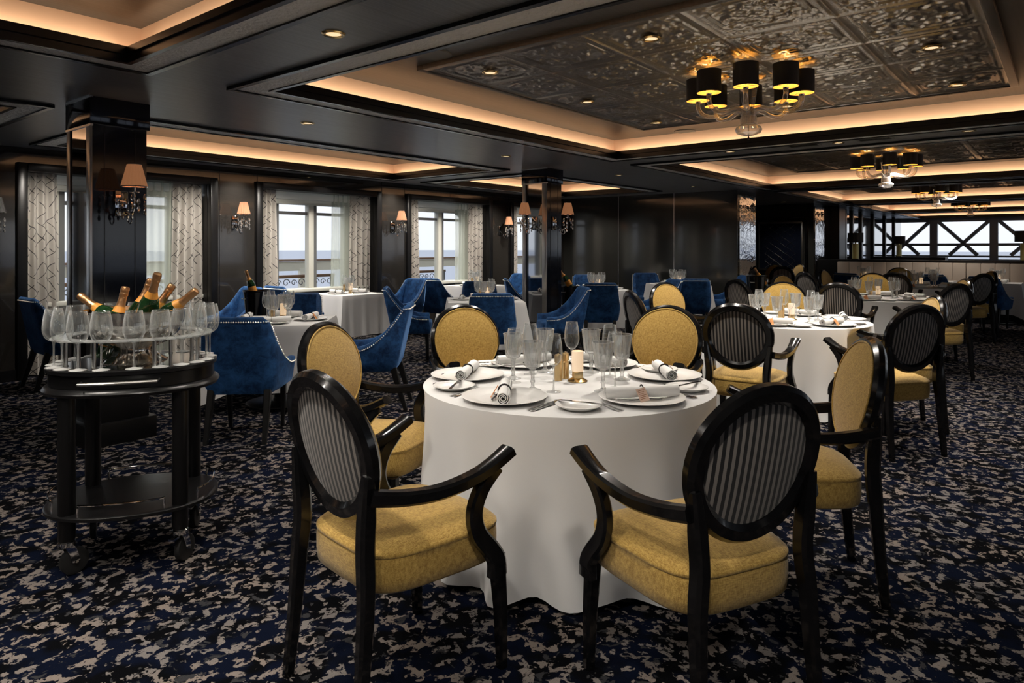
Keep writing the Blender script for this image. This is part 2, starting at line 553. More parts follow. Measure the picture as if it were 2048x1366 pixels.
# hairline seams on the piers
s = MB()
for a in (2.0, 4.83-.24, 5.10+.03, 7.33, 7.82, 10.08, 10.57):
    s.box(a-.003, a+.003, BW-.004, BW, .12, ZC)
struct('trim_1', s.mesh('trim_1', M['trim_black'], False), 'fine vertical seams between the window wall panels', 'trim')
bb = MB()
for i in range(0, len(edges), 2):
    bb.box(edges[i], edges[i+1], BW-.02, BW, 0, .12)
struct('baseboard_left', bb.mesh('baseboard_left', M['trim_black'], False), 'black baseboard under the window wall', 'baseboard')

# end wall facing the viewer, with its mirror-faced end
w = MB().box(12.5, 13.45, 4.76, BG, 0, ZC+.2)
struct('wall_end', w.mesh('wall_end', M['wall_panel'], False), 'black-grey glossy panelled wall behind the blue chairs', 'wall')
s = MB()
for px in (1237, 1348):
    u = (px-HX)/F
    y = 12.5*(SA-CA*u)/(CA+SA*u)
    s.box(12.494, 12.5, y-.006, y+.006, .1, ZC)
struct('trim_2', s.mesh('trim_2', M['steel'], False), 'thin metal seams on the panelled end wall', 'trim')
def mirror_face(n, a0, a1, y, label):
    m = MB().box(a0+.06, a1-.06, y-.02, y, .1, 2.40)
    struct('trim_%d' % n, m.mesh('trim', M['mirror'], False), label, 'mirror')
mirror_face(3, 12.5, 13.45, 4.76, 'rippled mirror strip facing the aisle at the end of the panelled wall')
w = MB().box(17.4, 18.9, 4.76, BG, 0, ZC+.2)
struct('wall_recess', w.mesh('wall_recess', M['wall_panel'], False), 'dark wall at the back of the recess', 'wall')
mirror_face(4, 17.4, 18.9, 4.76, 'rippled mirror strip between recess and dark column')
w = MB()
w.box(18.9, 19.5, 4.55, 5.2, 0, ZC+.1)
struct('wall_column', w.mesh('wall_column', M['black_satin'], False), 'dark column beside the beige banquette', 'pillar')
# framed lattice panel on the recess wall
t = thing('wall_panel', 'dark framed panel with diamond lattice in the recess', 'panel', (17.4, 5.55, 0), PI/2)
for k, (hw, z0, z1, th, dp) in enumerate(((.62, .75, 2.12, .03, .05), (.52, .86, 2.02, .022, .035))):
    m = MB()
    for sx in (-1, 1):
        m.box(sx*hw-th, sx*hw+th, 0, dp, z0, z1, c=.006)
    m.box(-hw, hw, 0, dp, z0-th, z0+th, c=.006); m.box(-hw, hw, 0, dp, z1-th, z1+th, c=.006)
    obj('outer_frame' if k == 0 else 'inner_frame', m.mesh('panel_frame', M['black'] if k == 0 else M['steel']), t)
m = MB().box(-.5, .5, 0, .012, .88, 2.0)
obj('panel', m.mesh('lattice_panel', M['navy_gloss']), t)
m = MB()
for sx in (-.25, 0, .25):
    for sg in (1, -1):
        pts = [(sx+sg*(.12 if i % 2 else -.12), .018, .9+i*1.08/6) for i in range(7)]
        m.tube(pts, .004, 5, up=(0, 1, 0))
obj('lattice', m.mesh('lattice', M['steel']), t)

# mirrored partition with posts further along the aisle
w = MB().box(19.5, AX1, 4.85, 5.0, 0, ZC+.1)
struct('wall_partition', w.mesh('wall_partition', M['mirror_flat'], False), 'mirrored partition reflecting the stern windows', 'wall')
s = MB()
for a in (19.6, 20.7, 21.5, 22.6, 24.2, 26.0, 27.6):
    s.box(a-.07, a+.07, 4.80, 4.85, 0, ZC)
struct('trim_5', s.mesh('trim_5', M['trim_black'], False), 'black posts along the mirrored partition', 'trim')
# walls out of the frame that close the room
w = MB().box(AX0-.2, AX0, BX0-.2, BG, 0, ZC+.2)
struct('wall_back', w.mesh('wall_back', M['wall_dark'], False), 'dark wall behind the viewer', 'wall')
ADD_WIN = (-3.0, 1.5, 6.0, 10.5, 15.0, 19.5, 24.0)  # unseen windows added across the aisle to let in fill daylight
w = MB().box(AX0, AX1, BX0-.2, BX0, 0, .75).box(AX0, AX1, BX0-.2, BX0, 2.25, ZC+.2)
e_ = [AX0]+[q for a in ADD_WIN for q in (a, a+3.2)]+[AX1]
for i in range(0, len(e_), 2):
    w.box(e_[i], e_[i+1], BX0-.2, BX0, .75, 2.25)
struct('wall_right', w.mesh('wall_right', M['wall_dark'], False), 'dark wall with added unseen windows across the aisle', 'wall')
for k, a in enumerate(ADD_WIN):
    t = obj('window_%d' % (6+k), None, None, (a+1.6, BX0-.1, 0)); t['kind'] = 'structure'; t['category'] = 'window'; t['label'] = 'added unseen window across the aisle, number %d from the back of the room' % (k+1)
    m = MB(); m.box(-1.6, 1.6, -.05, .05, .75, .83); m.box(-1.6, 1.6, -.05, .05, 2.17, 2.25)
    for x in (-1.56, 0, 1.56):
        m.box(x-.045, x+.045, -.05, .05, .83, 2.17)
    struct('frame', m.mesh('added_window_frame', M['truss'], False), parent=t)
    struct('pane', MB().box(-1.6, 1.6, -.004, .004, .8, 2.2).mesh('added_window_pane', M['pane'], False), parent=t)
w = MB().box(13.45, 17.4, BG-.2, BG, 0, ZC+.2)
struct('wall_recess_side', w.mesh('wall_recess_side', M['wall_dark'], False), 'dark side wall of the recess', 'wall')

# ================================================================== WINDOWS
for k, (a, b) in enumerate(WIN):
    c = (a+b)/2
    if k == 3:
        c = 11.6
    wroot = obj('window_%d' % (k+1 if k < 4 else k+20), None, None, (c, 0, 0))
    wroot['kind'] = 'structure'; wroot['category'] = 'window'
    wroot['label'] = ['window half hidden by the pillar with the trolley in front', 'window over the small table with bottle bucket beside it',
                      'window with rounded cream frame corner', 'window sliver seen past the second pillar', 'window beside the viewer mirrored in the first pillar', 'window behind the viewer'][k]
    A0, A1 = a-c, b-c
    m = MB()
    m.box(A0, A0+.095, BW-.045, BW+.06, 0, ZF, c=.008)
    m.box(A1-.095, A1, BW-.045, BW+.06, 0, ZF, c=.008)
    m.box(A0+.095, A1-.095, BW-.045, BW+.06, ZF-.09, ZF, c=.008)
    struct('surround', m.mesh('surround', M['black_satin']), parent=wroot)
    m = MB()
    m.box(A0+.095, A1-.095, BW+.06, BG, ZF-.09, ZF)
    m.box(A0+.0, A0+.095, BW+.06, BG, 0, ZF)
    m.box(A1-.095, A1, BW+.06, BG, 0, ZF)
    struct('reveal', m.mesh('reveal', M['black_satin'], False), parent=wroot)
    z0, z1, hw = .80, 2.10, .68
    m = MB()
    m.box(A0+.095, -hw, BG-.03, BG, z0, z1)
    m.box(hw, A1-.095, BG-.03, BG, z0, z1)
    struct('side_panel', m.mesh('window_side_panel', M['cream_frame'], False), parent=wroot)
    m = MB()
    m.box(A0+.095, A1-.095, BG-.20, BG+.06, z0-.05, z0, c=.008)
    struct('sill', m.mesh('window_sill', M['cream_frame']), parent=wroot)
    m = MB()
    for x0, x1 in ((-hw, -hw+.07), (hw-.07, hw)):
        m.box(x0, x1, BG-.06, BG+.05, z0, z1, c=.006)
    m.box(-.045, .045, BG-.06, BG+.05, z0, z1, c=.006)
    struct('frame', m.mesh('window_frame', M['cream_frame']), parent=wroot)
    m = MB()
    m.box(-hw, hw, BG-.065, BG+.05, z1-.05, z1+.02, c=.004)
    for x0, x1 in ((-hw+.07, -hw+.13), (.045, .10)):
        m.box(x0, x1, BG-.05, BG+.05, z0, z1)
    m.box(-hw+.07, -.045, BG-.02, BG+.03, 1.90, 1.945); m.box(.045, hw-.07, BG-.02, BG+.03, 1.90, 1.945)
    if k == 2:                       # rounded upper corner of the opening
        arc = [(hw-.07-.16+.16*math.sin(t), BG-.01, z1-.05-.16+.16*math.cos(t)) for t in [i*PI/16 for i in range(9)]]
        m.sweep(arc, rect(.05, .03), up=(0, 1, 0))
    struct('mullion', m.mesh('window_mullion', M['grey_frame'], False), parent=wroot)
    m = MB().box(-hw, hw, BG+.005, BG+.011, z0, ZF)
    struct('pane', m.mesh('window_pane', M['pane'], False), parent=wroot)
    m = MB()
    m.box(A0+.12, A1-.12, BG-.16, BG-.10, 2.115, 2.225, c=.012)
    m.box(A0+.14, A1-.14, BG-.128, BG-.122, 2.06, 2.12)
    m.box(A0+.14, A1-.14, BG-.14, BG-.11, 2.045, 2.065, c=.006)
    struct('blind', m.mesh('roller_blind', M['blind']), parent=wroot)

def hanging(name, x0, x1, y, folds, amp, mat, label, cat, flare=0.0, group=None, shift=0):
    n, k = folds*10, 14
    z1, z0 = ZF-.09, .015
    me = bpy.data.meshes.new(name)
    vs, fs, uv = [], [], []
    ph = random.random()*6
    for i in range(k+1):
        q = i/k
        z = z1+(z0-z1)*q
        for j in range(n+1):
            t = j/n
            x = x0+(x1-x0)*t+flare*q*(t if flare > 0 else (1-t))+.012*math.sin(5*t+3*q+ph)
            yy = y+amp*math.sin(2*PI*folds*t+ph+.5*math.sin(3*q))*(.75+.35*q)
            vs.append((x, yy, z)); uv.append((t*(x1-x0)*1.5+shift, z))
    for i in range(k):
        for j in range(n):
            a = i*(n+1)+j
            fs.append((a, a+1, a+n+2, a+n+1))
    me.from_pydata(vs, [], fs)
    ul = me.uv_layers.new(name='UVMap')
    for lp in me.loops:
        ul.data[lp.index].uv = uv[lp.vertex_index]
    me.polygons.foreach_set('use_smooth', [True]*len(fs))
    me.materials.append(mat)
    o = obj(name, me)
    return tag(o, label, cat, group)
CB = BW+.14
wn = ['behind the pillar and trolley', 'behind the small window table', 'with the rounded frame corner', 'past the second pillar']
for k, (a, b) in enumerate(WIN[:4]):
    hanging('curtain', a+.10, a+.42, CB, 4, .035, M['curtain'], 'grey patterned curtain on the trolley side of the window '+wn[k], 'curtain', .03 if k < 3 else .02, shift=k)
    hanging('curtain', b-.50, b-.11, CB, 4, .035, M['curtain'], 'grey patterned curtain on the far side of the window '+wn[k], 'curtain', -.03, shift=k+.5)
    if k < 3:
        hanging('sheer_curtain', b-.80, b-.44, CB+.06, 4, .02, M['sheer'], 'pale sheer curtain beside the patterned one at the window '+wn[k], 'sheer curtain')

# ================================================================== OUTSIDE
m = MB().box(AX0-6, 40, BG+.06, 12.0, -.12, -.02)
struct('deck_floor', m.mesh('promenade_deck', M['deck'], False), 'promenade deck outside the windows', 'deck')
m = MB().box(-3000, 3000, -3000, 3000, -14.2, -14)
struct('sea', m.mesh('sea', M['sea'], False), 'calm hazy sea', 'sea')
t = thing('ship_railing', 'white ship railing with brown cap rail outside the windows', 'railing', (5, 11.5, 0))
m = MB().box(-14, 20, -.05, .05, 1.145, 1.185, c=.01)
obj('cap_rail', m.mesh('cap_rail', M['brown_rail']), t)
m = MB().box(-14, 20, -.02, .02, .965, 1.14)
obj('top_panel', m.mesh('rail_panel', M['deck_white']), t)
for i in range(17):
    m_ = None
    if i == 0:
        post = MB().box(-.05, .05, -.04, .04, -.02, 1.0, c=.006).mesh('rail_post', M['deck_white'])
    obj('post', post, t, (-6+i*1.25, 0, 0))
m = MB()
for z in (.25, .5):
    m.box(-14, 20, -.012, .012, z, z+.02)
obj('rail', m.mesh('lower_rails', M['deck_white'], False), t)
# ironwork bench backs on the deck in front of the windows
def scroll_bench():
    t = thing('iron_bench', '', 'bench')
    m = MB().box(-.95, .95, -.03, .03, .905, .955, c=.006)
    obj('top_rail', m.mesh('bench_rail', M['brown_rail']), t)
    m = MB()
    for i in range(13):
        cx = -.86+i*.143
        r = .055 if i % 2 else .07
        m.tube([(cx+r*math.cos(a)*(1-.06*q), 0, .825+r*math.sin(a)*(1-.06*q)) for q, a in [(q, q*.55) for q in range(14)]], .008, 5, up=(0, 1, 0))
    obj('scrollwork', m.mesh('scrollwork', M['iron']), t)
    m = MB().box(-.95, .95, -.02, .42, .42, .46)
    obj('seat', m.mesh('bench_seat', M['deck_white'], False), t)
    for x in (-.9, .9):
        obj('leg', MB().box(x-.025, x+.025, -.03, .40, -.02, .42).box(x-.025, x+.025, -.03, .02, .42, .93).mesh('bench_leg', M['iron'], False), t)
    return t
pb = Proto(scroll_bench)
for k, x in enumerate((3.7, 6.45, 9.2)):
    pb.put((x, 10.0, 0), 0, 'iron scrollwork bench outside the window '+wn[k], 'deck benches')

# ================================================================== PILLARS
def pillar(name, a0, a1, b0, b1, label, sconce_face):
    t = obj(name, None, None, (0, 0, 0)); t['kind'] = 'structure'; t['label'] = label; t['category'] = 'pillar'
    i = .018
    m = MB().box(a0+i, a1-i, b0+i, b1-i, 0, ZC)
    struct('shaft', m.mesh('pillar_shaft', M['navy_gloss'], False), parent=t)
    m = MB().box(a0, a1, b0, b1, 2.28, ZC, c=.004)
    struct('capital', m.mesh('pillar_capital', M['navy_gloss']), parent=t)
    m = MB()
    m.box(a0+.005, a1-.005, b0+.005, b1-.005, 0, .40, c=.004)
    m.box(a0-.035, a1+.035, b0-.035, b1+.035, 0, .16, c=.006)
    struct('base', m.mesh('pillar_base', M['black_satin']), parent=t)
    # mirrored inset with metal edge strips on the face towards the trolley
    m = MB()
    for y0, y1 in ((b0+.012, b0+.085), (b1-.075, b1-.012)):
        m.box(a0+.004, a0+.02, y0, y1, .40, 2.28, c=.002)
    m.box(a0+.001, a0+.02, b0, b1, 2.268, 2.282); m.box(a0-.002, a0+.02, b0, b1, ZC-.012, ZC)
    struct('edge_strip', m.mesh('pillar_edge_strip', M['steel']), parent=t)
    m = MB().box(a0+.010, a0+.02, b0+.085, b1-.115, .40, 2.268)
    struct('mirror_inset', m.mesh('pillar_mirror_inset', M['mirror_flat'], False), parent=t)
    m = MB()
    for x in (a0+.10, a1-.10):
        m.box(x-.003, x+.003, b0+i-.003, b0+i, .4, 2.28)
    struct('seam', m.mesh('pillar_seam', M['trim_black'], False), parent=t)
pillar('pillar', 1.883, 2.289, 5.33, 5.80, 'dark lacquered pillar behind the champagne trolley', 0)
pillar('pillar.001', 7.42, 7.80, 5.41, 5.84, 'dark lacquered pillar among the blue chairs', 1)

# ================================================================== CEILING
CX = [(-3.1, 1.84), (2.385, 7.27), (7.80, 12.72), (13.25, 18.17), (18.7, 23.62), (24.15, 28.6)]
COFF = [(a, b, -.80, 4.32) for a, b in CX]
SIDE = [(-3.1, 1.82, 5.94, 8.24), (2.385, 7.23, 5.94, 8.24), (7.77, 11.75, 5.94, 8.16)]
ALL = COFF+SIDE
xs = sorted({AX0, AX1}|{c[0] for c in ALL}|{c[1] for c in ALL})
ys = sorted({BX0, BG}|{c[2] for c in ALL}|{c[3] for c in ALL})
m = MB()
for i in range(len(xs)-1):
    for j in range(len(ys)-1):
        cx, cy = (xs[i]+xs[i+1])/2, (ys[j]+ys[j+1])/2
        if not any(c[0] < cx < c[1] and c[2] < cy < c[3] for c in ALL):
            m.box(xs[i], xs[i+1], ys[j], ys[j+1], ZC, ZC+.25)
struct('ceiling', m.mesh('ceiling', M['ceiling'], False), 'charcoal veneer ceiling between the coffers', 'ceiling')

def ringbox(m, a0, a1, b0, b1, w, z0, z1, c=0, mi=0):
    m.box(a0, a1, b0, b0+w, z0, z1, mi, c); m.box(a0, a1, b1-w, b1, z0, z1, mi, c)
    m.box(a0, a0+w, b0+w, b1-w, z0, z1, mi, c); m.box(a1-w, a1, b0+w, b1-w, z0, z1, mi, c)
def mitred(m, a0, a1, b0, b1, w, z0, z1):
    "flat mitred frame: outer edge at height z0, inner edge at z1"
    O = [(a0, b0, z0), (a1, b0, z0), (a1, b1, z0), (a0, b1, z0)]
    I = [(a0+w, b0+w, z1), (a1-w, b0+w, z1), (a1-w, b1-w, z1), (a0+w, b1-w, z1)]
    m.add(O+I, [(i, (i+1) % 4, 4+(i+1) % 4, 4+i) for i in range(4)])
COVE = []
def coffer(n, a0, a1, b0, b1, label):
    t = obj('ceiling_coffer.%03d' % n, None, None, (0, 0, 0)); t['kind'] = 'structure'; t['label'] = label; t['category'] = 'ceiling'
    m = MB()
    ringbox(m, a0-.03, a1+.03, b0-.03, b1+.03, .035, ZC-.022, ZC+.02)       # outer moulding
    ringbox(m, a0+.160, a1-.160, b0+.160, b1-.160, .030, ZC-.025, ZC+.070)  # lip of the light cove
    ringbox(m, a0+.195, a1-.195, b0+.195, b1-.195, .012, ZC+.02, ZC+.055)
    ringbox(m, a0-.02, a1+.02, b0-.02, b1+.02, .2, ZC+.005, ZC+.012)        # shelf behind the lip
    struct('lip', m.mesh('coffer_lip', M['trim_black'], False), parent=t)
    m = MB(); mitred(m, a0+.005, a1-.005, b0+.005, b1-.005, .156, ZC-.012, ZC-.018)
    struct('border', m.mesh('coffer_border', M['hammer'], False), parent=t)
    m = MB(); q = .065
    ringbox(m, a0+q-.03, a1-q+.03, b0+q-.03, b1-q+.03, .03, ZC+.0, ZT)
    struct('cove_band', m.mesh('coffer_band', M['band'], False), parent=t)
    m = MB().box(a0, a1, b0, b1, ZT, ZT+.03)
    struct('coffer_ceiling', m.mesh('coffer_top', M['coffer'], False), parent=t)
    COVE.append((a0, a1, b0, b1))
for n, c in enumerate(COFF):
    coffer(n, *c, ['coffer with warm cove light above the trolley', 'large coffer with tin panel over the first round table', 'second tin-panelled coffer in the row',
                   'third tin-panelled coffer in the row', 'fourth coffer in the row', 'fifth coffer by the stern windows'][n])
for n, c in enumerate(SIDE):
    coffer(n+6, *c, ['side coffer behind the first pillar', 'long side coffer along the windows', 'short side coffer by the end wall'][n])

# pressed tin field: 5 x 5 relief tiles
def tin_mesh(size, T=5, N=64):
    s = size/T
    g = (np.arange(N)+.5)/N*2-1
    u, v = np.meshgrid(g, g, indexing='ij')
    au, av = np.abs(u), np.abs(v)
    r = np.maximum(au, av); mn = np.minimum(au, av)
    bump = lambda x, c, w: np.clip(1-((x-c)/w)**2, 0, 1)
    h = .9*bump(r, 1.0, .05)+.5*bump(r, .93, .03)
    along = np.where(au > av, v, u)
    h += .7*bump(r, .865, .035)*(.5+.5*np.cos(along*2*PI*11))                  # beads
    h += (.8*bump(r, .77, .03)+.6*bump(r, .69, .025))*(mn < .34)               # short double bars
    th = np.arctan2(v, u); rho = np.hypot(u, v)
    lob = .50+.07*np.cos(8*th)+.05*np.cos(4*th)
    h += .9*bump(rho-lob, 0, .05)
    inside = rho < lob-.04
    lat = np.maximum(bump(np.abs(((u+v)*5) % 1-.5), 0, .12), bump(np.abs(((u-v)*5) % 1-.5), 0, .12))
    h += .35*lat*inside
    h += .7*bump(rho, .0, .12)+.6*bump(rho, .2, .04)*(.5+.5*np.cos(8*th))
    scr = np.sin(13*u+2.6*np.sin(9*v))*np.sin(13*v+2.6*np.sin(9*u))+.5*np.sin(23*u+3*v)*np.sin(23*v-3*u)
    corner = (~inside)*(rho > lob+.05)*(r < .8)*((mn > .34)|(r < .64))
    h += .55*np.clip(scr, -.4, 1)*corner
    h *= .016
    n = N*T
    H = np.tile(h, (T, T))
    c = (np.arange(n)+.5)/n*size-size/2
    X, Y = np.meshgrid(c, c, indexing='ij')
    vs = np.stack([X, Y, -H], -1).reshape(-1, 3)
    idx = np.arange(n*n).reshape(n, n)
    fs = np.stack([idx[:-1, :-1], idx[:-1, 1:], idx[1:, 1:], idx[1:, :-1]], -1).reshape(-1, 4)
    me = bpy.data.meshes.new('pressed_tin')
    me.vertices.add(len(vs)); me.vertices.foreach_set('co', vs.ravel())
    me.loops.add(fs.size); me.loops.foreach_set('vertex_index', fs.ravel())
    me.polygons.add(len(fs)); me.polygons.foreach_set('loop_start', np.arange(0, fs.size, 4)); 
    me.polygons.foreach_set('use_smooth', np.ones(len(fs), bool))
    me.update(calc_edges=True)
    me.materials.append(M['tin'])
    return me
TS = 3.20
tin = tin_mesh(TS)
TZ = ZT-.012
rim = MB(); ringbox(rim, -TS/2-.05, TS/2+.05, -TS/2-.05, TS/2+.05, .055, ZT-.035, ZT+.01, .004)
rim = rim.mesh('tin_rim', M['coffer'])
TINC = []
for n in range(1, 6):
    c = COFF[n]
    cx = (c[0]+c[1])/2+.13; cy = 1.95
    if n == 1:
        cx = 5.02
    TINC.append((cx, cy))
    ti = struct('ceiling_tin.%03d' % n, tin, ['', 'embossed pewter tin panel above the first chandelier', 'embossed tin panel above the second chandelier', 'embossed tin panel above the third chandelier',
           'embossed tin panel above the fourth chandelier', 'embossed tin panel by the stern windows'][n], 'ceiling', None, (cx, cy, TZ))
    struct('frame', rim, parent=ti, loc=(0, 0, -TZ))

# ================================================================== STERN WINDOWS
t = obj('window_5', None); t['kind'] = 'structure'; t['category'] = 'window'; t['label'] = 'wide stern window with crossed dark braces'
AS = AX1
m = MB().box(AS, AS+.2, BX0, BG, 0, 1.00).box(AS, AS+.2, BX0, BG, 2.40, ZC+.2).box(AS, AS+.2, 5.3, BG, 0, ZC+.2)
struct('wall_stern', m.mesh('wall_stern', M['truss'], False), 'dark wall below the stern windows', 'wall')
m = MB()
for y in (-7.1+1.89*k for k in range(8)):
    yy = 3.79-1.83*5+1.83*0
for k in range(-5, 2):
    y = 2.007+1.785*k
    m.box(AS-.16, AS+.1, y-.12, y+.12, 1.0, 2.40)
m.box(AS-.10, AS+.1, BX0, 5.3, 1.47, 1.56); m.box(AS-.12, AS+.1, BX0, 5.3, 1.07, 1.13)
m.box(AS-.06, AS+.1, BX0, 5.3, 2.33, 2.40)
struct('frame', m.mesh('stern_frame', M['truss'], False), parent=t)
m = MB()
for k in range(-5, 3):
    y0 = 2.007+1.785*(k-1); y1 = y0+1.785; mid = (y0+y1)/2
    for ya, yb in ((y0, 1), (y1, -1)):
        p0 = (AS-.05, ya+yb*.10, 2.38); p1 = (AS-.05, mid+yb*.42, 1.14)
        m.sweep([p0, p1], rect(.12, .12), up=(1, 0, 0))
struct('brace', m.mesh('stern_brace', M['truss'], False), parent=t)
m = MB().box(AS+.02, AS+.03, BX0, 5.3, 1.0, 2.40)
struct('pane', m.mesh('stern_pane', M['pane'], False), parent=t)
M['nail'] = P('pale_nail_heads', (.85, .82, .74), .3, .3)
# ================================================================== OVAL-BACK ARMCHAIR
def seat_outline(n, wf, wr, y0, y1, k=4.2):
    pts = []
    for i in range(n):
        t = 2*PI*i/n
        c, s = math.cos(t), math.sin(t)
        x = math.copysign(abs(c)**(2/k), c); y = math.copysign(abs(s)**(2/k), s)
        yy = (y0+y1)/2+y*(y1-y0)/2
        w = wr+(wf-wr)*((yy-y0)/(y1-y0))
        pts.append((x*w, yy+.02*(y > 0)*(1-x*x)*0))
    return pts
def make_oval_chair():
    t = thing('oval_back_armchair', '', 'chair')
    # seat
    N = 48
    base = seat_outline(N, .268, .225, -.245, .265)
    def ring(q, z, dy=0):
        return [(x*q, (y-.01)*q+.01, z) for x, y in base]
    rows = [ring(.94, .375), ring(.985, .385), ring(1.0, .42), ring(1.0, .465), ring(.988, .483),
            ring(1.002, .487), ring(1.002, .495), ring(.985, .499), ring(.95, .507), ring(.8, .523), ring(.55, .535), ring(.25, .54)]
    m = MB().rings(rows, capa=True, capb=True)
    obj('seat', m.mesh('chair_seat', M['yellow'], angle=50), t)
    lean = math.tan(math.radians(12))
    zc, yc = .800, -.275
    def bp(x, z):
        return yc-(z-zc)*lean+.30*x*x
    # oval frame
    K = 44
    path = []
    for i in range(K):
        a = 2*PI*i/K
        x = .214*math.sin(a)*(1+.05*math.cos(a)); z = zc+.206*math.cos(a)
        path.append((x, bp(x, z), z))
    m = MB().sweep(path, rect(.058, .050, .28), up=(0, 1, .2), closed=True)
    obj('back_frame', m.mesh('chair_back_frame', M['black']), t)
    # padded front and striped rear of the oval
    def disc(off, dome, sgn, gr=1.0):
        rows = []
        for q in (1, .985, .93, .8, .6, .35, .12):
            row = []
            for i in range(K):
                a = 2*PI*i/K
                x = .198*gr*q*math.sin(a)*(1+.05*math.cos(a)); z = zc+.190*gr*q*math.cos(a)
                row.append((x, bp(x, z)+sgn*(off+dome*(1-q**2.4)), z))
            rows.append(row)
        return MB().rings(rows, capb=True)
    obj('backrest', disc(.0262, .030, 1, 1.115).mesh('chair_back_pad', M['yellow'], angle=80), t)
    pip = []
    for i in range(K):
        a = 2*PI*i/K
        x = .2205*math.sin(a)*(1+.05*math.cos(a)); z = zc+.2115*math.cos(a)
        pip.append((x, bp(x, z)+.0275, z))
    obj('piping', MB().tube(pip, .0045, 6, closed=True, up=(0, 1, 0)).mesh('chair_piping', M['yellow']), t)
    o = obj('striped_back_panel', disc(.006, .010, -1).mesh('chair_back_panel', M['stripes'], angle=80), t)
    o['label'] = 'black and silver striped rear panel'
    # legs
    for sx in (-1, 1):
        pts = spline([(sx*.214, -.302, 0), (sx*.210, -.282, .2), (sx*.205, -.268, .40), (sx*.192, -.262, .53), (sx*.202, -.264, .64), (sx*.217, -.268, .75)], 5)
        n = len(pts)
        sc = [.74+.42*min(1, i/(n*.45)) if i < n*.75 else 1.16-.5*(i/n-.75)/.25 for i in range(n)]
        m = MB().sweep(pts, rect(.040, .046, .22), up=(0, 1, 0), scale=sc)
        obj('leg', m.mesh('chair_rear_leg', M['black']), t)
        pts = [(sx*.238, .238, 0), (sx*.238, .232, .2), (sx*.234, .220, .36), (sx*.234, .220, .385)]
        m = MB().sweep(pts, rect(.050, .050, .2), up=(0, 1, 0), scale=[.66, .85, 1, 1])
        obj('leg', m.mesh('chair_front_leg', M['black']), t)
        # arm: swept rail with flared tip and curved support
        pts = spline([(sx*.226, -.265, .690), (sx*.246, -.17, .672), (sx*.264, -.05, .664), (sx*.276, .07, .680), (sx*.282, .15, .706), (sx*.286, .225, .742)], 5)
        n = len(pts)
        sc = [(.95+.55*(i/(n-1))**1.5, 1.15-.25*(i/(n-1))) for i in range(n)]
        m = MB().sweep(pts, rect(.044, .040, .2), up=(0, 0, 1), scale=sc)
        pts = spline([(sx*.284, .170, .700), (sx*.278, .112, .640), (sx*.274, .085, .570), (sx*.274, .100, .500), (sx*.278, .150, .435), (sx*.282, .172, .395), (sx*.282, .175, .345)], 5)
        n = len(pts)
        sc = [(1, 1.0+.35*(i/(n-1))**2) for i in range(n)]
        m.sweep(pts, rect(.036, .052, .2), up=(0, 1, 0), scale=sc)
        obj('armrest', m.mesh('chair_armrest', M['black']), t)
    return t
OV = Proto(make_oval_chair)
SEATS = []
def ochair(lat, d, phi, label, group=None):
    x, y = W(lat, d)
    OV.put((x, y, 0), yaw(phi), label, group)
    SEATS.append((x, y, yaw(phi)))

